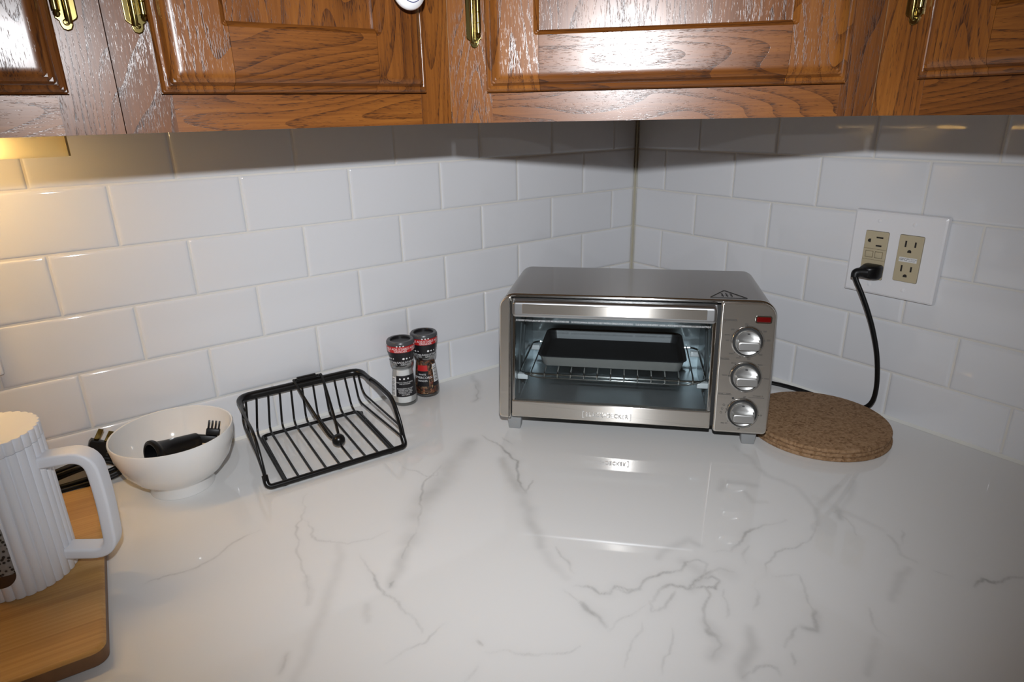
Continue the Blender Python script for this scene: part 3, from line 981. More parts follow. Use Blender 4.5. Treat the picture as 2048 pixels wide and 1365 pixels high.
# ---- cavity (five sheets), crumb tray, rack clips
CX0, CX1, CZ0, CZ1, CY1 = -.168, .1115, .036, .190, .182
cav = MB()
cav.add([(CX0, yf(CZ0) + .009, CZ0), (CX1, yf(CZ0) + .009, CZ0), (CX1, CY1, CZ0), (CX0, CY1, CZ0), (CX0, yf(CZ1) + .009, CZ1), (CX1, yf(CZ1) + .009, CZ1), (CX1, CY1, CZ1), (CX0, CY1, CZ1)],
        [(0, 1, 2, 3), (4, 7, 6, 5), (3, 2, 6, 7), (0, 3, 7, 4), (1, 5, 6, 2)])
# a curved back-bottom corner
cav.build('cavity', M['zinc'], oven, False)
for x0, s_ in ((CX0, 1), (CX1, -1)):          # pressed side ribs
    for y in (.035, .070):
        MB().sweep([(x0, y, .045), (x0, y + .012, .110), (x0, y + .045, .178)], [(.004 * math.cos(t * PI / 4), .002 * math.sin(t * PI / 4)) for t in range(8)], up=(0, 1, 0)).build('cavity_rib', M['zinc'], oven)
# crumb tray: thin sheet with a raised lip in the middle of its front edge
lipx = [CX0 + .002, -.088, -.078, -.055, -.035, -.010, .012, .026, CX1 - .002]
lipz = [.0405, .0405, .0440, .0452, .0452, .0446, .0430, .0395, .0395]
vs = []; fs = []
for x, z in zip(lipx, lipz):
    vs += [(x, .010, .0372), (x, .008, z - .0004), (x, .0092, z), (x, .0120, .0385), (x, .170, .0385)]
for i in range(len(lipx) - 1):
    for k in range(4):
        fs.append((i * 5 + k, (i + 1) * 5 + k, (i + 1) * 5 + k + 1, i * 5 + k + 1))
MB().add(vs, fs).build('crumb_tray', M['zinc'], oven, True, 40)
for x, s_ in ((CX0, 1), (CX1, -1)):
    for y in (.022, .150):
        MB().box(min(x, x + s_ * .016), max(x, x + s_ * .016), y, y + .010, .073, .0815, .0015).build('rack_clip', M['porcelain'], oven)
# ---- door with glass, handle, print
dx0, dx1, dz0, dz1 = -.1705, .1130, .0290, .2045
gz0, gz1 = .0535, .1785
dm = MB()
dm.prism(rrect(dx0, dx1, dz0, gz0, .0012, 2), -.0045, .004, .0012)
door = lean(dm).build('oven_door', M['steel'], oven, True, 50)
for x0, x1 in ((dx0 + .0002, dx0 + .0042), (dx1 - .0052, dx1 - .0002)):
    lean(MB().prism(rrect(x0, x1, gz0 + .0003, gz1 + .004, .0004, 1), -.0040, .003, .0012)).build('door_side_rail', M['chrome'], door, True, 50)
lean(MB().prism(rrect(dx0, dx1, gz1, dz1, .0012, 2), -.0035, .004, .001)).build('door_top_rail', M['satin'], door, True, 50)
gp = lean(MB().box(dx0 + .004, dx1 - .005, -.0006, .0006, gz0 - .001, gz1 + .001)).build('glass_pane', M['oven_glass'], door, False)
# handle: a broad bar with rounded ends standing off the top rail, brushed insert on its face
hz0, hz1 = .1815, .2048
hb = MB().prism(rrect(dx0 + .0015, dx1 - .0015, hz0, hz1, .0055, 5), -.0180, -.0035, .0035)
hd = lean(hb).build('handle', M['satin'], door, True, 40)
lean(MB().prism(rrect(dx0 + .0165, dx1 - .0150, hz0 + .0055, hz1 - .0040, .0006, 1), -.0188, -.0170, .0004)).build('handle_insert', M['steel'], door, True, 40)


def panel_text(items, y, name, mat, parent):
    """items (text, x, z, size, align); lettering lying on the leaning front"""
    mb = MB()
    for body, x, z, size, al in items:
        vs, fs = text_geo(body, size, al)
        mb.add([(x + v.x, y, z + v.y) for v in vs], fs)
    lean(mb)
    return mb.build(name, mat, parent, False)


for body, xa, xb in (('IN THE EVENT OF FOOD FLARE-UP KEEP DOOR CLOSED AND UNPLUG POWER CORD', -.1655, -.0890),
                     ('EN CASO DE LLAMARADA, DESCONECTE EL CABLE Y MANTENGA CERRADA LA PUERTA DEL HORNO', -.0855, .0010),
                     ("SI LES ALIMENTS S'ENFLAMMENT, GARDER LA PORTE FERMEE ET DEBRANCHER LE CORDON ELECTRIQUE", .0045, .1060)):
    vs, fs = text_geo(body, .0036, 'LEFT')
    lo = min(v.x for v in vs); kx = (xb - xa) / (max(v.x for v in vs) - lo)
    lean(MB().add([(xa + (v.x - lo) * kx, -.0009, .1722 + v.y) for v in vs], fs)).build('warning_lettering', M['print_white'], door, False)
# raised maker's mark on the door rail
lg = MB()
vs, fs = text_geo('BLACK+DECKER', .0088, 'CENTER', 0, 1.06)
n0 = len(vs)
wid = max(v.x for v in vs) - min(v.x for v in vs); kx = .0605 / wid
front = [(-.031 + v.x * kx, -.0060, .0388 + v.y) for v in vs]; back = [(p[0], -.0044, p[2]) for p in front]
lg.add(front + back, list(fs) + [tuple(i + n0 for i in reversed(f)) for f in fs])
ecount = {}
for f in fs:
    for i in range(len(f)):
        e = (f[i], f[(i + 1) % len(f)]); ecount[tuple(sorted(e))] = ecount.get(tuple(sorted(e)), 0) + 1
lg.f += [(a, b_, b_ + n0, a + n0) for (a, b_), c in ecount.items() if c == 1]
for sx in (-1, 1):
    x = -.031 + sx * .0345
    lg.add(*(lambda b2: (b2.v, b2.f))(MB().box(x - .0005, x + .0005, -.0060, -.0044, .0338, .0438)))
    for z in (.0338, .0432):
        lg.add(*(lambda b2: (b2.v, b2.f))(MB().box(min(x, x - sx * .0022), max(x, x - sx * .0022), -.0060, -.0044, z, z + .0006)))
lean(lg).build('maker_mark', M['bright_mark'], door, False)

# ---- dials
def knob(x, z):
    def place(mb):
        return lean(mb.map(lambda p: Vector((x + p.x, -.0040 - p.z, z + p.y))))
    ring = place(MB().lathe([(.0187, -.0005), (.0205, -.0005), (.0212, .0006), (.0208, .0018), (.0200, .0022), (.0192, .0016), (.0187, .0002)], 48, close=True))
    k = ring.build('dial', M['chrome'], oven, True, 60)
    prop(k, 'round silver control dial with a bar grip')
    place(MB().lathe([(0, .0001), (.0188, .0001), (.0188, .0004), (0, .0004)], 40)).build('dial_groove', M['dark_gap'], k, False)
    place(MB().lathe([(.0, .0042), (.008, .0044), (.0125, .0052), (.0150, .0064), (.0160, .0066), (.0166, .0056), (.0168, .0), (.0, .0)], 40)).build('dial_cap', M['knob'], k, True, 40)
    g = MB()
    # grip: bar with rounded ends, standing 13 mm proud
    out_ = [(-.0142, -.0035), (-.0128, -.0062), (-.0100, -.0068), (.0100, -.0068), (.0128, -.0062), (.0142, -.0035), (.0142, .0020), (.0128, .0040), (.0100, .0046), (-.0100, .0046), (-.0128, .0040), (-.0142, .0020)]
    g.prism(out_, -.0175, -.0045, .0014)
    g.map(lambda p: Vector((x + p.x, p.y - .0040, z + p.z)))
    lean(g).build('dial_grip', M['knob'], k, True, 35)
    pt = MB().box(-.0016, .0016, -.0058, -.0050, .0118, .0128)
    pt.map(lambda p: Vector((x + p.x, p.y - .0040 - .0012, z + p.z)))
    lean(pt).build('dial_pointer', M['print_black'], k, False)
K = [(.1547, .1555), (.1556, .1062), (.1553, .0545)]
for x, z in K: knob(x, z)
lens = lean(MB().prism(rrect(.1640, .1825, .1828, .1900, .0016, 3), -.0062, -.0038, .0012)).build('indicator_light', M['red_lens'], oven, True, 50)
fr = MB()
ro = rrect(.1626, .1839, .1814, .1914, .0026, 4); ri = rrect(.1642, .1823, .1830, .1898, .0014, 4)
nn = len(ro)
fr.add([(p[0], -.0052, p[1]) for p in ro] + [(p[0], -.0052, p[1]) for p in ri] + [(p[0], -.0038, p[1]) for p in ro] + [(p[0], -.0038, p[1]) for p in ri],
       [(i, (i + 1) % nn, nn + (i + 1) % nn, nn + i) for i in range(nn)] + [(i, 2 * nn + i, 2 * nn + (i + 1) % nn, (i + 1) % nn) for i in range(nn)] + [(nn + i, nn + (i + 1) % nn, 3 * nn + (i + 1) % nn, 3 * nn + i) for i in range(nn)])
lean(fr).build('light_bezel', M['chrome'], lens, True, 40)
ts = .0031
(x1, z1), (x2, z2), (x3, z3) = K
items = [('temperature', x1 - .0330, z1 + .0295, .0034, 'LEFT'), ('°F', x1 - .0330, z1 + .0256, .0030, 'LEFT'),
         ('250', x1 - .003, z1 + .0238, ts, 'CENTER'), ('300', x1 + .0215, z1 + .0145, ts, 'CENTER'), ('350', x1 + .0270, z1 + .0025, ts, 'CENTER'),
         ('400', x1 + .0182, z1 - .0175, ts, 'CENTER'), ('450', x1 + .0037, z1 - .0240, ts, 'CENTER'), ('broil', x1 - .0100, z1 - .0228, ts, 'CENTER'),
         ('toast', x1 - .0197, z1 - .0172, ts, 'CENTER'), ('min', x1 - .0262, z1 + .0010, ts, 'CENTER'), ('warm', x1 - .0270, z1 + .0085, ts, 'CENTER'), ('200', x1 - .0205, z1 + .0160, ts, 'CENTER'),
         ('function', x2 - .0345, z2 + .0250, .0034, 'LEFT'), ('broil', x2 - .0165, z2 + .0190, ts, 'CENTER'), ('bake', x2 + .0180, z2 + .0180, ts, 'CENTER'),
         ('warm', x2 - .0275, z2 + .0015, ts, 'CENTER'), ('toast', x2 + .0275, z2 - .0010, ts, 'CENTER'),
         ('timer / toast', x3 - .0340, z3 + .0270, .0034, 'LEFT'), ('10', x3 + .0015, z3 + .0232, ts, 'CENTER'), ('20', x3 + .0252, z3 - .0020, ts, 'CENTER'),
         ('30', x3 - .0030, z3 - .0232, ts, 'CENTER'), ('stay on', x3 - .0230, z3 - .0155, ts, 'CENTER'),
         ('toasting past 10', x3 + .0190, z3 + .0258, .0021, 'CENTER'), ('turn dial to desired time', x3 + .0170, z3 + .0232, .0021, 'CENTER')]
for it in items:
    panel_text([it], -.00415, 'dial_lettering', M['print_black'], oven)
ex = MB()
for x0, x1_, z in ((x1 - .0330, x1 - .0150, z1 + .0278), (x2 - .0345, x2 - .0225, z2 + .0233), (x3 - .0340, x3 - .0155, z3 + .0253)):
    ex.box(x0, x1_, -.00420, -.0040, z, z + .0003)
for (kx, kz), angs in zip(K, ((95, 42, 5, -45, -85, -112, -135, 180, 158, 132), (130, 45, 178, -2), (88, 120, 135, 152, 168, 180, -5, -95, -145))):
    for a in angs:                              # tick dots round the dials
        a = math.radians(a)
        c_, s_ = kx + .0222 * math.cos(a), kz + .0222 * math.sin(a)
        ex.box(c_ - .0005, c_ + .0005, -.00420, -.0040, s_ - .0005, s_ + .0005)
    arc = [(kx + .0218 * math.cos(math.radians(a)), -.0041, kz + .0218 * math.sin(math.radians(a))) for a in range(-90, 190, 8)]
    ex.tube(arc, .00018, 4)
# toast shade symbols beside the lowest dial
ex.box(x3 - .0150, x3 - .0122, -.00420, -.0040, z3 + .0195, z3 + .0221)
for cx, cz in ((x3 - .0250, z3 + .0105), (x3 - .0270, z3 + .0050), (x3 - .0282, z3 - .0005)):
    ex.tube([(cx + .0015 * math.cos(t), -.0041, cz + .0013 * math.sin(t)) for t in [i * PI / 5 for i in range(10)]], .0002, 4, closed=True)
lean(ex).build('panel_marks', M['print_black'], oven, False)

# hot-surface symbol pressed into the top near the right front
tri = MB()
tx, ty = .128, .040
zt_ = ZT + .00025
P3 = [(tx - .024, ty - .012), (tx + .026, ty - .014), (tx - .001, ty + .026)]
tri.tube([(p[0], p[1], zt_) for p in fillet([(a, b_, 0) for a, b_ in P3], .003, 3, True)], .0006, 4, closed=True)
for k in (-1, 0, 1):
    tri.tube([(tx + k * .006 + .0012 * math.sin(t * 2.2), ty - .006 + t * .003, zt_) for t in range(6)], .0006, 4)
tri.build('hot_surface_symbol', M['dark_gap'], oven)
# feet
for x in (-.170, .170):
    for y in (-.0005, .160):
        f = MB()
        for s_ in (0,):
            a, b_, t_ = .0115, .0090, .0280
            f.add([(x - a + .0025, y + .001, 0), (x + a - .0025, y + .001, 0), (x + a - .0025, y + 2 * b_ - .001, 0), (x - a + .0025, y + 2 * b_ - .001, 0), (x - a, y, t_), (x + a, y, t_), (x + a, y + 2 * b_, t_), (x - a, y + 2 * b_, t_)],
                  [(0, 3, 2, 1), (4, 5, 6, 7), (0, 1, 5, 4), (1, 2, 6, 5), (2, 3, 7, 6), (3, 0, 4, 7)])
        bm = bmesh.new(); me = f.mesh('foot', False); bm.from_mesh(me)
        bmesh.ops.bevel(bm, geom=bm.edges[:], offset=.0016, segments=2, profile=.5, affect='EDGES'); bm.to_mesh(me); bm.free()
        for p in me.polygons: p.use_smooth = True
        me.set_sharp_from_angle(angle=math.radians(40))
        link('foot', me, M['grey_plastic'], oven)

# ---- rack and baking pan standing inside
RZ = .0838
def loop(x0, x1, y0, y1, z, r):
    return [(p[0], p[1], z) for p in rrect(x0, x1, y0, y1, r, 5)]
rk = MB().tube(loop(CX0 + .003, CX1 - .003, .0215, .165, RZ, .014), .0016, 8, closed=True).build('wire_rack', M['chrome'], oven)
prop(rk, 'chrome wire rack')
MB().tube(fillet([(CX0 + .012, .0200, RZ + .0005), (CX0 + .030, .0190, RZ - .005), (CX1 - .030, .0190, RZ - .005), (CX1 - .012, .0200, RZ + .0005)], .006), .0013, 8).build('front_wire', M['chrome'], rk)
for i in range(13):
    x = CX0 + .022 + i * (CX1 - CX0 - .044) / 12
    MB().tube(fillet([(x, .0195, RZ - .0045), (x, .0200, RZ + .0042), (x, .026, RZ + .0048), (x, .163, RZ + .0048)], .003, 4), .0011, 6).build('cross_wire', M['chrome'], rk)

pan = empty('baking_pan', OV, ORZ)
prop(pan, 'shallow dark baking pan on the oven rack behind the glass', 'baking pan')
PZ0 = RZ + .0062
def pan_ring(x0, x1, y0, y1, r, z): return [(p[0], p[1], z) for p in rrect(x0, x1, y0, y1, r, 5)]
px0, px1, py0, py1 = -.1405, .0815, .036, .170
rings = [pan_ring(px0 + .008, px1 - .008, py0 + .006, py1 - .006, .010, PZ0), pan_ring(px0 + .003, px1 - .003, py0 + .002, py1 - .002, .013, PZ0 + .0150),
         pan_ring(px0, px1, py0 - .001, py1 + .001, .015, PZ0 + .0165), pan_ring(px0 + .0012, px1 - .0012, py0 + .0002, py1 - .0002, .014, PZ0 + .0175),
         pan_ring(px0 + .005, px1 - .005, py0 + .004, py1 - .004, .012, PZ0 + .0155), pan_ring(px0 + .009, px1 - .009, py0 + .008, py1 - .008, .010, PZ0 + .0020)]
nr = len(rings[0])
fs_out = [tuple(range(nr - 1, -1, -1))]; vs_ = [p for r in rings[:3] for p in r]
for k in range(2):
    for i in range(nr): fs_out.append((k * nr + i, k * nr + (i + 1) % nr, (k + 1) * nr + (i + 1) % nr, (k + 1) * nr + i))
MB().add(vs_, fs_out).build('pan_outside', M['pan_rim'], pan, True, 35)
vs_ = [p for r in rings[2:] for p in r]; fs_in = []
for k in range(3):
    for i in range(nr): fs_in.append((k * nr + i, k * nr + (i + 1) % nr, (k + 1) * nr + (i + 1) % nr, (k + 1) * nr + i))
fs_in.append(tuple(3 * nr + i for i in range(nr)))
MB().add(vs_, fs_in).build('pan_inside', M['pan_metal'], pan, True, 35)

# ================================================================ wall outlet on the right wall
plate = empty('wall_outlet_plate', (-.0042, -.5203, .2497), -PI / 2)     # local x runs along -y, local y points into the wall
prop(plate, 'white double wall plate with two almond outlets on the right wall', 'outlet')
# the plate face with two window cut-outs is built as strips around the windows
PW, PH = .0633, .0614
W1 = (-.0425, -.0090, -.0385, .0325)
W2_ = (.0052, .0383, -.0345, .0325)
face = MB()
bm = bmesh.new()
def ring_fill(outer, holes):
    """flat face with holes via triangle_fill"""
    bm = bmesh.new(); edges = []
    for loop_ in [outer] + holes:
        vv = [bm.verts.new((p[0], 0, p[1])) for p in loop_]
        for i in range(len(vv)): edges.append(bm.edges.new((vv[i], vv[(i + 1) % len(vv)])))
    bmesh.ops.triangle_fill(bm, use_beauty=True, use_dissolve=False, edges=edges)
    bm.verts.index_update()
    v = [tuple(x.co) for x in bm.verts]; f = [tuple(x.index for x in q.verts) for q in bm.faces]
    bm.free(); return v, f
bm.free()
o_in = rrect(-PW + .0035, PW - .0035, -PH + .0035, PH - .0035, .0015, 2); o_mid = rrect(-PW + .0010, PW - .0010, -PH + .0010, PH - .0010, .002, 2); o_out = rrect(-PW, PW, -PH, PH, .0025, 2)
holes = [rrect(*W1, .0022, 3), rrect(*W2_, .0022, 3)]
v, f = ring_fill(o_in, holes)
face.add([(p[0], -.0046, p[2]) for p in v], f)
k = len(o_in)
base = len(face.v)
face.add([(p[0], -.0046, p[1]) for p in o_in] + [(p[0], -.0032, p[1]) for p in o_mid] + [(p[0], .0030, p[1]) for p in o_out],
         [(r * k + i, r * k + (i + 1) % k, (r + 1) * k + (i + 1) % k, (r + 1) * k + i) for r in range(2) for i in range(k)])
for h in holes:
    kk = len(h)
    face.add([(p[0], -.0046, p[1]) for p in h] + [(p[0], .002, p[1]) for p in h], [(i, (i + 1) % kk, kk + (i + 1) % kk, kk + i) for i in range(kk)])
face.build('cover_plate', M['plate_white'], plate, True, 25)
for sx, zz in ((-.0258, .0470), (.0217, .0470), (-.0258, -.0470), (.0217, -.0470)):
    s_ = MB().lathe([(.0030, 0), (.0028, .0006), (.0012, .0011), (0, .0012)], 12)
    s_.map(lambda p: Vector((sx + p.x, -.0046 - p.z, zz + p.y)))
    sc_ = s_.build('plate_screw', M['plate_white'], plate, True, 30)


def slot(parent, x, z, w, h, y=-.0062):
    MB().box(x - w / 2, x + w / 2, y - .0002, y + .001, z - h / 2, z + h / 2).build('slot', M['slot'], parent, False)


def ground(parent, x, z, rot, y=-.0062):
    pts = [(.0026 * math.cos(a), .0026 * math.sin(a)) for a in [i * PI / 8 for i in range(9)]] + [(-.0026, -.0016), (.0026, -.0016)]
    c_, s_ = math.cos(rot), math.sin(rot)
    MB().prism([(x + p[0] * c_ - p[1] * s_, z + p[0] * s_ + p[1] * c_) for p in pts], y - .0002, y + .001).build('ground_slot', M['slot'], parent, False)


def receptacle(win, label):
    x0, x1, z0, z1 = win
    r = MB().prism(rrect(x0 + .0005, x1 - .0005, z0 + .0005, z1 - .0005, .0018, 3), -.0060, .001, .0006).build('receptacle', M['almond'], plate, True, 40)
    prop(r, label)
    return r
cx1 = (W1[0] + W1[1]) / 2; cx2 = (W2_[0] + W2_[1]) / 2
r1 = receptacle(W1, 'almond ground-fault receptacle with two small buttons')
slot(r1, cx1 + .0048, .0235, .0095, .0022); slot(r1, cx1 + .0048, .0115, .0080, .0022); ground(r1, cx1 - .0090, .0180, PI / 2)
for z in (.0062, -.0098):
    MB().box(W1[0] + .001, W1[1] - .001, -.00625, -.0058, z, z + .0004).build('seam', M['almond_line'], r1, False)
for x in (cx1 - .0068, cx1 + .0068):
    MB().box(x - .0056, x + .0056, -.0062, -.0055, -.0066, .0030).build('button_gap', M['almond_line'], r1, False)
    MB().box(x - .0050, x + .0050, -.0068, -.0055, -.0060, .0024, .0006).build('button', M['almond'], r1)
r2 = receptacle(W2_, 'almond duplex receptacle with a white sticker')
for zc in (.0155, -.0195):
    slot(r2, cx2 - .0064, zc + .0045, .0022, .0090); slot(r2, cx2 + .0064, zc + .0045, .0022, .0075); ground(r2, cx2, zc - .0060, 0)
st = MB().box(cx2 - .0120, cx2 + .0120, -.0062, -.0058, -.0055, .0010).build('sticker', M['white_label'], r2, False)
mb = MB()
vs, fs = text_geo('GFCI', .0050, 'LEFT'); mb.add([(cx2 - .0112 + v.x, -.00635, -.0022 + v.y) for v in vs], fs)
for t_, z in (('PROTECTED', -.0010), ('OUTLET', -.0036)):
    vs, fs = text_geo(t_, .0023, 'CENTER'); mb.add([(cx2 + .0058 + v.x, -.00635, z + v.y) for v in vs], fs)
mb.build('sticker_lettering', M['print_black'], r2, False)

# plate at the left edge of the picture
pl2 = empty('wall_outlet_plate', (-1.1025, -.0042, .229), 0)
prop(pl2, 'white wall plate on the left wall behind the ribbed pitcher, cut by the picture edge', 'outlet')
MB().prism(rrect(-.0355, .0355, -.0575, .0575, .0025, 2), -.0046, .003, .0025).build('cover_plate', M['plate_white'], pl2, True, 30)
rr = MB().prism(rrect(-.0168, .0168, -.0335, .0335, .002, 3), -.0062, -.0040, .0006).build('receptacle', M['almond'], pl2, True, 40)
for zc in (.0160, -.0190):
    slot(rr, -.0064, zc + .0045, .0022, .0090, -.0064); slot(rr, .0064, zc + .0045, .0022, .0075, -.0064); ground(rr, 0, zc - .006, 0, -.0064)

# ================================================================ oven cord and plug
cord = empty('power_cord', (-.0315, -.498, .2195))
prop(cord, 'black power cord hanging from the left outlet down behind the cork trivets', 'cord')
O_ = Vector(cord.location)
def rel(P, o): return [tuple(Vector(p) - o) for p in P]
pts = [(-.0370, -.4850, .2205), (-.0385, -.4890, .2130), (-.0375, -.5000, .1940), (-.0345, -.5110, .1700), (-.031, -.5215, .1420), (-.027, -.5310, .1070), (-.024, -.5365, .0700), (-.022, -.5370, .0420), (-.021, -.5330, .0240), (-.0205, -.5230, .0120), (-.0200, -.5080, .0052), (-.0200, -.4800, .0050), (-.0190, -.4500, .0050), (-.0195, -.4150, .0050), (-.0270, -.3760, .0050), (-.0450, -.3450, .0060), (-.0700, -.3200, .0150), (-.0890, -.3040, .0350)]
MB().sweep(rel(crom(pts, 6), O_), rsec(.0072, .0046, .0020, 3), up=(0.2, 1, .3)).build('cable', M['black_rubber'], cord, True, 50)
# moulded plug: body against the outlet, neck towards the corner and downwards
pl = MB()
secs = [(-.0108, .000, .0130, .0105), (-.0165, .000, .0132, .0108), (-.0225, .0005, .0125, .0100), (-.0290, .003, .0095, .0085), (-.0320, .006, .0070, .0070)]
# rings along -x (out of the wall), each ring centre drifting to +y
vs = []; fs = []
for x, dy, hw, hh in secs:
    for (a, b_) in rrect(-hw, hw, -hh, hh, .004, 3):
        vs.append((x + .0315 - 0.0 , a + dy - .0005, b_ + .0045))
kk = len(rrect(-1, 1, -1, 1, .2, 3))
for r in range(len(secs) - 1):
    for i in range(kk): fs.append((r * kk + i, r * kk + (i + 1) % kk, (r + 1) * kk + (i + 1) % kk, (r + 1) * kk + i))
fs += [tuple(range(kk)), tuple((len(secs) - 1) * kk + i for i in range(kk - 1, -1, -1))]
pl.add(vs, fs)
pl.build('plug', M['black_plastic'], cord, True, 40)
MB().tube(rel(crom([(-.0270, -.4965, .2240), (-.0325, -.4900, .2240), (-.0368, -.4862, .2225), (-.0385, -.4868, .2165)], 5), O_), .0066, 12, scales=[1.15 - .3 * i / 15 for i in range(16)]).build('strain_relief', M['black_rubber'], cord, True, 50)

# ================================================================ cork trivets
for i, lab in enumerate(('bottom cork trivet of the stack of three beside the oven', 'middle cork trivet of the stack of three beside the oven', 'top round cork trivet of the stack beside the oven')):
    z0 = i * .0062 + .0002; h = .0060; R = .0975 + (.0008 if i == 0 else 0)
    me = MB().lathe([(0, 0), (R - .0022, 0), (R - .0006, .0006), (R, .0018), (R, h - .0018), (R - .0006, h - .0006), (R - .0022, h), (0, h)], 72).mesh('cork_trivet', True, 40)
    o = link('cork_trivet', me, M['cork'])
    o.location = (-.1195 + (.0012, -.0004, .0004)[i], -.5055 + (-.0008, .0010, 0)[i], z0)
    o.rotation_euler = (0, 0, i * 1.3)
    prop(o, lab, 'trivet', 'stack of cork trivets')

# ================================================================ spice grinders
BODY = [(.0196, .0), (.0210, .002), (.0212, .008), (.0206, .020), (.0190, .038), (.0172, .054), (.0160, .062), (.0156, .066)]
CAP = [(.0156, .0655), (.0172, .0690), (.0192, .0780), (.0212, .0890), (.0224, .0985), (.0226, .1090), (.0220, .1115)]
rad_body = lambda z: float(np.interp(z, [p[1] for p in BODY], [p[0] for p in BODY]))
rad_cap = lambda z: float(np.interp(z, [p[1] for p in CAP], [p[0] for p in CAP]))


def wrap(rf, z0, z1, a0, a1, off, nseg=16, nz=5):
    """curved patch hugging a body of revolution"""
    mb = MB(); vs = []; fs = []
    for j in range(nz):
        z = z0 + (z1 - z0) * j / (nz - 1)
        for i in range(nseg + 1):
            a = a0 + (a1 - a0) * i / nseg
            r = rf(z) + off
            vs.append((r * math.cos(a), r * math.sin(a), z))
    n_ = nseg + 1
    for j in range(nz - 1):
        for i in range(nseg): fs.append((j * n_ + i, j * n_ + i + 1, (j + 1) * n_ + i + 1, (j + 1) * n_ + i))
    return mb.add(vs, fs)


def wrap_text(body, size, rf, z, a, off, align='CENTER'):
    vs, fs = text_geo(body, size, align)
    out_ = []
    for v in vs:
        zz = z + v.y; r = rf(zz) + off; an = a + v.x / r
        out_.append((r * math.cos(an), r * math.sin(an), zz))
    return out_, fs


def wrap_dot(mb, rf, z, a, off, rd):
    vs = []
    for i in range(10):
        t = 2 * PI * i / 10
        zz = z + rd * math.sin(t); r = rf(zz) + off; an = a + rd * math.cos(t) / r
        vs.append((r * math.cos(an), r * math.sin(an), zz))
    mb.add(vs, [tuple(range(10))])


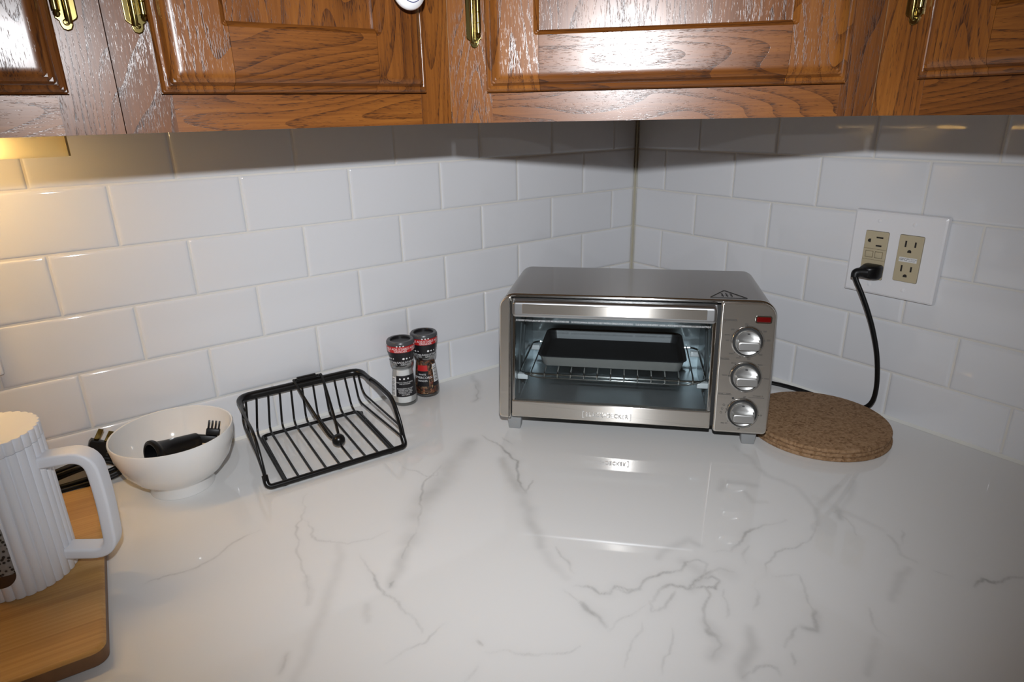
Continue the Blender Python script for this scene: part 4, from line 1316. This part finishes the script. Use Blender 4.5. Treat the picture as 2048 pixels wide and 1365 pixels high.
def grinder(loc, label, kind, face, fill_z):
    g = empty('spice_grinder', loc)
    prop(g, label, 'spice grinder', 'spice grinders beside the wire basket')
    MB().lathe([(0, 0)] + BODY, 40).build('glass_jar', M['jar_glass'], g, True, 50)
    # contents
    MB().lathe([(0, .0052), (.0192, .0054), (.0195, .010)] + [(rad_body(z) - .0012, z) for z in np.linspace(.014, fill_z, 7)] + [(0, fill_z + .001)], 36).build('contents', M['salt' if kind == 'salt' else 'pepper'], g, True, 50)
    # head: black core inside a clear skirt
    hd = MB().lathe([(.0, .0660), (.0150, .0660), (.0168, .0700), (.0188, .0790), (.0207, .0895), (.0219, .0990), (.0221, .1080), (.0205, .1112), (.0170, .1116), (.0160, .1106), (.0158, .1085), (0, .1080)], 40).build('grinder_head', M['black_label'], g, True, 35)
    MB().lathe([(.0172, .1118), (.0212, .1118), (.0228, .1095), (.0228, .1055), (.0224, .1055), (.0222, .1090), (.0208, .1112), (.0172, .1112)], 40, close=True).build('head_rim', M['dark_rim'], g, True, 40)
    MB().lathe([(.0150, .0640), (.0176, .0655), (.0190, .0690), (.0196, .0740), (.0190, .0742), (.0184, .0695), (.0172, .0662), (.0150, .0648)], 36, close=True).build('clear_skirt', M['jar_glass'], g, True, 40)
    band = wrap(rad_cap, .0945, .1050, 0, 2 * PI, .0001, 48, 3).build('red_band', M['red_label'], g, True, 60)
    for k_, da in enumerate((0, 1.35, -1.35)):
        tx = MB()
        for t_, z in (('ADJUSTABLE', .1010), ('GRINDER', .0968)):
            v, f = wrap_text(t_, .0052, rad_cap, z, face + da, .0004); tx.add(v, f)
        for j in range(3): wrap_dot(tx, rad_cap, .1060, face + da + (j - 1) * .22, .0010, .0013)
        tx.build('band_lettering', M['print_white'], g, False)
        tx = MB()
        for t_, z in (('ADJUSTABLE', .0768), ('GRINDER', .0728)):
            v, f = wrap_text(t_, .0048, rad_cap, z, face + da + .45, .0009); tx.add(v, f)
        for j in range(3): wrap_dot(tx, rad_cap, .0835, face + da + .45 + (j - 1) * .26, .0006, .0020 - .0005 * j)
        tx.build('head_lettering', M['print_white'], g, False)
    if kind == 'salt':
        lb = wrap(rad_body, .0170, .0530, face - .62, face + 1.2, .0005, 24).build('label', M['black_label'], g, True, 60)
        tx = MB()
        for j in range(3): wrap_dot(tx, rad_body, .0478, face - .25 + j * .36, .0009, .0015)
        for i_, (t_, z, s_) in enumerate((('TURN TO ADJUST GRIND', .0415, .0026), ('FINE OR COARSE', .0390, .0024), ('INGREDIENTS: SEA SALT', .0310, .0026), ('PACKED FOR FRESH', .0282, .0026), ('GRINDING AT TABLE', .0256, .0026), ('STORE IN A COOL', .0230, .0026), ('DRY PLACE', .0204, .0026))):
            v, f = wrap_text(t_, s_, rad_body, z, face + .15, .0009); tx.add(v, f)
        tx.build('label_lettering', M['print_white'], g, False)
        bc = wrap(rad_body, .0170, .0500, face - 1.15, face - .66, .0005, 10).build('barcode_label', M['white_label'], g, True, 60)
        bars = MB()
        for i_ in range(14):
            z = .0190 + i_ * .0021
            bars.add(*(lambda m_: (m_.v, m_.f))(wrap(rad_body, z, z + (.0007, .0011, .0005)[i_ % 3], face - 1.10, face - .78, .0008, 6, 2)))
        bars.build('barcode', M['print_black'], g, False)
    else:
        wrap(rad_body, .0470, .0570, face - .95, face + .05, .0005, 16).build('red_label', M['red_label'], g, True, 60)
        wrap(rad_body, .0200, .0470, face - .95, face + .10, .0005, 16).build('label', M['black_label'], g, True, 60)
        tx = MB()
        for t_, z, s_ in (('WHITE', .0410, .0042), ('PEPPERCORN', .0355, .0058), ('GRINDER', .0300, .0042)):
            v, f = wrap_text(t_, s_, rad_body, z, face - .45, .0009); tx.add(v, f)
        tx.build('label_lettering', M['print_white'], g, False)
        wrap(rad_body, .0260, .0570, face + .55, face + 1.05, .0005, 10).build('barcode_label', M['white_label'], g, True, 60)
        wrap(rad_body, .0190, .0260, face + .45, face + 1.15, .0005, 10).build('label_foot', M['black_label'], g, True, 60)
        bars = MB()
        for i_ in range(13):
            z = .0285 + i_ * .0020
            bars.add(*(lambda m_: (m_.v, m_.f))(wrap(rad_body, z, z + (.0007, .0011, .0005)[i_ % 3], face + .62, face + .98, .0008, 6, 2)))
        bars.build('barcode', M['print_black'], g, False)
    return g
grinder((-.5620, -.0330, .0002), 'glass salt grinder with black and red cap, nearer the wire basket', 'salt', math.radians(-118), .0615)
grinder((-.5150, -.0250, .0002), 'glass peppercorn grinder with black and red cap, nearer the toaster oven', 'pepper', math.radians(-112), .0640)

# ================================================================ black wire napkin basket
bk = empty('wire_basket', (-.728, -.100, 0), math.radians(-3))
prop(bk, 'black wire napkin basket with a ball-weighted arm against the wall', 'basket')
O_ = Vector((-.728, -.100, 0))
XL, XR = -.825, -.633
YB, YF = -.0145, -.1790
# back rail: thick rounded tube, bending round the two back corners
rail = fillet([(XL + .003, -.062, .0694), (XL + .004, YB, .0690), (XR - .002, YB, .0690), (XR - .001, -.062, .0694)], .024, 7)
_n = len(rail)
MB().tube(rel(rail, O_), .0061, 12, scales=[min(1, .55 + .9 * min(i, _n - 1 - i) / 9) for i in range(_n)]).build('back_rail', M['black_wire'], bk, True, 60)
# side strips run forward, then drop to the front rail
for x, sg in ((XL, -1), (XR, 1)):
    p = fillet([(x + (.004 if sg < 0 else -.002), -.046, .0690), (x, -.080, .0705), (x, -.143, .0690), (x, -.166, .0380), (x, YF + .003, .0085)], .020, 6)
    MB().sweep(rel(p, O_), rsec(.0080, .0036, .0014, 2), up=(sg * .25, -.35, 1)).build('side_strip', M['black_wire'], bk, True, 50)
fr_ = fillet([(XL, -.170, .0200), (XL, YF, .0062), (XR, YF, .0062), (XR, -.170, .0200)], .012, 6)
MB().tube(rel(fr_, O_), .0040, 10).build('front_rail', M['black_wire'], bk, True, 60)
# floor wires: up the back, bent, forward to the front rail
nw = 9
for i in range(nw):
    x = XL + .022 + i * (XR - XL - .044) / (nw - 1)
    xt = XL + .030 + i * (XR - XL - .058) / (nw - 1)
    p = fillet([(xt, YB - .001, .0660), (x, YB - .0035, .0085), (x, YF + .002, .0075)], .014, 6)
    MB().tube(rel(p, O_), .00165, 7).build('floor_wire', M['black_wire'], bk, True, 60)
for sg, X in ((-1, XL), (1, XR)):
    for k_, (ins, zb) in enumerate(((.0100, .0150), (.0040, .0300))):
        x = X - sg * ins
        p = fillet([(x - sg * .004, YB - .004 - .006 * k_, .0650), (x, YB - .006 - .006 * k_, zb + .004), (X, (-.1755, -.1695)[k_], (.0175, .0330)[k_])], .014, 6)
        MB().tube(rel(p, O_), .00165, 7).build('side_wire', M['black_wire'], bk, True, 60)
# inner base frame with little feet
bf = fillet([(XL + .0245, YF + .002, .0042), (XL + .0265, -.024, .0042), (XR - .0150, -.024, .0042), (XR - .0160, YF + .002, .0042)], .010, 6)
MB().tube(rel(bf, O_), .0026, 8).build('base_frame', M['black_wire'], bk, True, 60)
for fx, fy in ((XL + .022, YF + .004), (XR - .022, YF + .004), (XL + .030, -.030), (XR - .012, -.030), ((XL + XR) / 2, YF + .004)):
    MB().lathe([(0, 0), (.0030, 0), (.0034, .0010), (.0030, .0042), (0, .0042)], 12, c=(fx - O_.x, fy - O_.y, .0001)).build('foot', M['black_wire'], bk, True, 50)
# hinged arm with ball
hx = -.7195
MB().tube(rel([(hx - .014, YB - .0005, .0775), (hx + .014, YB - .0005, .0775)], O_), .0044, 10).build('hinge_sleeve', M['black_wire'], bk, True, 60)
arm = [(hx + .012, YB - .0005, .0775), (hx + .0200, YB - .001, .0775), (hx + .0215, -.022, .0770), (hx + .0180, -.060, .0560), (hx + .0125, -.1060, .0235), (hx + .0080, -.1175, .0175), (hx + .0030, -.1175, .0175), (hx - .0030, -.1070, .0235), (hx - .0140, -.060, .0560), (hx - .0195, -.022, .0770), (hx - .0185, YB - .001, .0775), (hx - .012, YB - .0005, .0775)]
arm_ = MB().tube(rel(crom(arm, 5), O_), .0020, 8).build('arm', M['black_wire'], bk, True, 60)
mb = MB(); bm = bmesh.new(); bmesh.ops.create_uvsphere(bm, u_segments=24, v_segments=14, radius=.0092)
for v in bm.verts: v.co += Vector((hx + .0065 - O_.x, -.1275 - O_.y, .0180))
mb.bm(bm).build('ball', M['black_wire'], arm_, True, 80)

# ================================================================ bowl and the black bits in it
bowl = MB().lathe([(0, .0040), (.020, .0042), (.0335, .0020), (.0350, .0), (.0385, .0), (.0392, .0020), (.0375, .0125), (.0390, .0150), (.0520, .0240), (.0635, .0400), (.0705, .0600), (.0732, .0790), (.0724, .0806), (.0708, .0800), (.0680, .0610), (.0605, .0415), (.0480, .0265), (.0300, .0185), (.0, .0165)], 72)
bo = bowl.build('bowl', M['ceramic'], None, True, 50)
bo.location = (-.9140, -.0850, .0002)
prop(bo, 'white footed ceramic bowl holding small black attachments', 'bowl')


def orient(mb, p0, p1):
    d = (Vector(p1) - Vector(p0)).normalized()
    qn = Vector((0, 0, 1)).rotation_difference(d)
    return mb.map(lambda p: qn @ p + Vector(p0))
nz_ = MB().lathe([(.0108, .0045), (.0112, -.0010), (.0128, -.0016), (.0150, .0), (.0152, .0030), (.0138, .0055), (.0122, .0085), (.0112, .020), (.0098, .045), (.0090, .058), (0, .058), (0, .050), (.0080, .046), (.0100, .012)], 36, close=True)
nz_.map(lambda p: Vector((p.x * 1.3, p.y * 1.3, p.z * 1.05)))
orient(nz_, (-.9420, -.0930, .0560), (-.8880, -.0700, .0480))
nzo = nz_.build('nozzle', M['black_plastic'], None, True, 40)
prop(nzo, 'black flared tube attachment lying in the white bowl', 'attachment')
cb = empty('comb_attachment', (-.8700, -.0780, .0455), math.radians(-20))
prop(cb, 'small black comb attachment with four prongs leaning in the bowl', 'attachment')
def tilt(mb): return mb.map(lambda p: Matrix.Rotation(math.radians(14), 3, 'Y') @ (Matrix.Rotation(math.radians(-18), 3, 'X') @ p))
tilt(MB().box(-.0085, .0085, -.0040, .0040, .0090, .0180, .0012)).build('comb_base', M['black_plastic'], cb)
tilt(MB().box(-.0210, .0060, -.0045, .0045, -.0020, .0088, .0015)).build('comb_body', M['black_plastic'], cb)
for i in range(4):
    x = -.0064 + i * .00427
    tilt(MB().box(x - .0011, x + .0011, -.0014, .0014, .0180, .0285, .0004)).build('prong', M['black_plastic'], cb)

# ================================================================ bamboo board with the ribbed pitcher on it
BA = math.radians(-4.0)
bd = MB()
RB = [(p[0], p[1]) for p in rrect(-.260, 0, 0, .322, .012, 5)]
i1 = inset(RB, .0025); i2 = inset(RB, .006)
n_ = len(RB)
vs = [(p[0], p[1], .0182) for p in i2] + [(p[0], p[1], .0180) for p in i1] + [(p[0], p[1], .0160) for p in RB] + [(p[0], p[1], .0155) for p in RB]
fs = [(r * n_ + i, r * n_ + (i + 1) % n_, (r + 1) * n_ + (i + 1) % n_, (r + 1) * n_ + i) for r in range(3) for i in range(n_)] + [tuple(range(n_))]
board = empty('cutting_board', (-1.0235, -.3705, .0002), BA)
prop(board, 'bamboo cutting board under the white pitcher', 'cutting board')
MB().add(vs, fs).build('board_top', M['bamboo'], board, True, 40)
i3 = inset(RB, .003)
vs = [(p[0], p[1], .0155) for p in RB] + [(p[0], p[1], .0030) for p in RB] + [(p[0], p[1], 0) for p in i3]
fs = [(r * n_ + i, r * n_ + (i + 1) % n_, (r + 1) * n_ + (i + 1) % n_, (r + 1) * n_ + i) for r in range(2) for i in range(n_)] + [tuple(2 * n_ + i for i in range(n_))]
MB().add(vs, fs).build('board_side', M['bamboo_edge'], board, True, 40)

MC = Vector((-1.0805, -.2035, .0187))
mug = empty('ribbed_pitcher', MC)
prop(mug, 'white ribbed plastic pitcher with a square handle on the cutting board', 'pitcher')
NR = 32; RM = .0468
def ribbed(r0, z_list, name, cap_top, cap_bot):
    seg = NR * 8; vs = []; fs = []
    for z, k_ in z_list:
        for i in range(seg):
            a = 2 * PI * i / seg
            sc_ = abs(math.sin(a * NR / 2)) ** .55
            r = (r0 - .0022 + .0022 * sc_) * k_
            vs.append((r * math.cos(a), r * math.sin(a), z))
    for j in range(len(z_list) - 1):
        for i in range(seg):
            fs.append((j * seg + i, j * seg + (i + 1) % seg, (j + 1) * seg + (i + 1) % seg, (j + 1) * seg + i))
    if cap_top: fs.append(tuple((len(z_list) - 1) * seg + i for i in range(seg)))
    if cap_bot: fs.append(tuple(range(seg - 1, -1, -1)))
    return MB().add(vs, fs).build(name, M['white_plastic'], mug, True, 35)
ribbed(RM, [(0.0, .985), (.0015, 1), (.1468, 1), (.1474, .992)], 'body', True, True)
ribbed(RM, [(.1478, .992), (.1484, 1.0), (.1606, 1.0), (.1612, .988)], 'lid', True, True)
ph = math.radians(-25)
hp = [(.0430, .1290), (.0770, .1345), (.0905, .1230), (.0930, .0800), (.0872, .0300), (.0735, .0165), (.0440, .0225)]
hp = [(.0430, .1262), (.0895, .1300), (.0915, .0800), (.0880, .0150), (.0440, .0210)]
path = fillet([(r * math.cos(ph), r * math.sin(ph), z) for r, z in hp], .024, 8)
MB().sweep(path, rsec(.0205, .0120, .0028, 4), up=(-math.sin(ph), math.cos(ph), 0)).build('handle', M['white_plastic'], mug, True, 50)
# long window in the front: clear pane with a dark inside
wa0, wa1, wz0, wz1 = math.radians(-128), math.radians(-92), .0170, .0900
def slotpatch(off, grow, mat, name):
    vs = []; cen = ((wa0 + wa1) / 2, (wz0 + wz1) / 2); hw = (wa1 - wa0) / 2 * RM + grow; hh = (wz1 - wz0) / 2 + grow
    out_ = rrect(-hw, hw, -hh, hh, min(hw * .98, .013), 8)
    rings_ = [1.0, .8, .6, .4, .2]
    k2 = len(out_); fs = []
    for s_ in rings_:
        for p in out_:
            a = cen[0] + p[0] * s_ / RM
            vs.append(((RM + off) * math.cos(a), (RM + off) * math.sin(a), cen[1] + p[1] * s_))
    for r in range(len(rings_) - 1):
        for i in range(k2): fs.append((r * k2 + i, r * k2 + (i + 1) % k2, (r + 1) * k2 + (i + 1) % k2, (r + 1) * k2 + i))
    fs.append(tuple((len(rings_) - 1) * k2 + i for i in range(k2)))
    return MB().add(vs, fs).build(name, mat, mug, True, 60)
wmt, wnt, wb = new_mat('window_with_perforated_plunger')
tc = node(wnt, 'ShaderNodeTexCoord'); vo = node(wnt, 'ShaderNodeTexVoronoi'); vo.inputs['Scale'].default_value = 260
wnt.links.new(tc.outputs['Object'], vo.inputs['Vector'])
cr = ramp(wnt, [(.0, (.02, .02, .02)), (.32, (.03, .03, .03)), (.40, (.24, .235, .23)), (1, (.30, .295, .28))])
wnt.links.new(vo.outputs['Distance'], cr.inputs['Fac']); 
sx_ = node(wnt, 'ShaderNodeSeparateXYZ'); wnt.links.new(tc.outputs['Object'], sx_.inputs[0])
msk = math_n(wnt, 'GREATER_THAN', sx_.outputs['Z'], .030)
mxw = node(wnt, 'ShaderNodeMix', data_type='RGBA'); wnt.links.new(msk, mxw.inputs['Factor']); mxw.inputs['A'].default_value = (.06, .035, .025, 1); wnt.links.new(cr.outputs['Color'], mxw.inputs['B'])
wnt.links.new(mxw.outputs['Result'], wb.inputs['Base Color']); wb.inputs['Roughness'].default_value = .08
slotpatch(.0004, .0, wmt, 'window')

# ================================================================ cord coiled behind the pitcher
cc = empty('coiled_cord', (-1.010, -.020, .02))
prop(cc, 'coiled black cord with a two-prong plug behind the white pitcher', 'cord')
O_ = Vector((-1.010, -.020, .02))
for k_, (dz, dy) in enumerate(((0, 0), (.0055, -.003), (.010, .001))):
    lp = [(-.975, -.020 + dy, .012 + dz), (-.990, -.018, .030 + dz), (-1.020, -.020 + dy, .0300 + dz), (-1.060, -.017, .022 + dz), (-1.095, -.018, .015 + dz), (-1.100, -.022 + dy, .008 + dz), (-1.060, -.024, .006 + dz), (-1.010, -.024 + dy, .0065 + dz)]
    MB().tube(rel(crom(lp, 6, True), O_), .0030, 8, closed=True).build('cable_turn', M['black_rubber'], cc, True, 60)
MB().tube(rel(crom([(-1.005, -.022, .030), (-1.008, -.026, .040), (-1.004, -.027, .050)], 5), O_), .0034, 8).build('plug_lead', M['black_rubber'], cc, True, 60)
pgm = MB().prism([(-.0100, -.0080), (.0100, -.0080), (.0125, .0060), (.0115, .0105), (-.0115, .0105), (-.0125, .0060)], -.0045, .0045, .0015)
Rm = Matrix.Rotation(math.radians(32), 3, 'Y')
pg_c = Vector((-.9960, -.0270, .0560)) - O_
pgm.map(lambda p: Rm @ p + pg_c).build('plug', M['black_plastic'], cc, True, 40)
for dx in (-.0060, .0060):
    pr = MB().box(dx - .0030, dx + .0030, -.0008, .0008, .0105, .0260, .0004)
    pr.map(lambda p: Rm @ (Matrix.Rotation(math.radians(12), 3, 'Z') @ (p - Vector((dx, 0, 0))) + Vector((dx, 0, 0))) + pg_c).build('prong', M['brass'], cc)
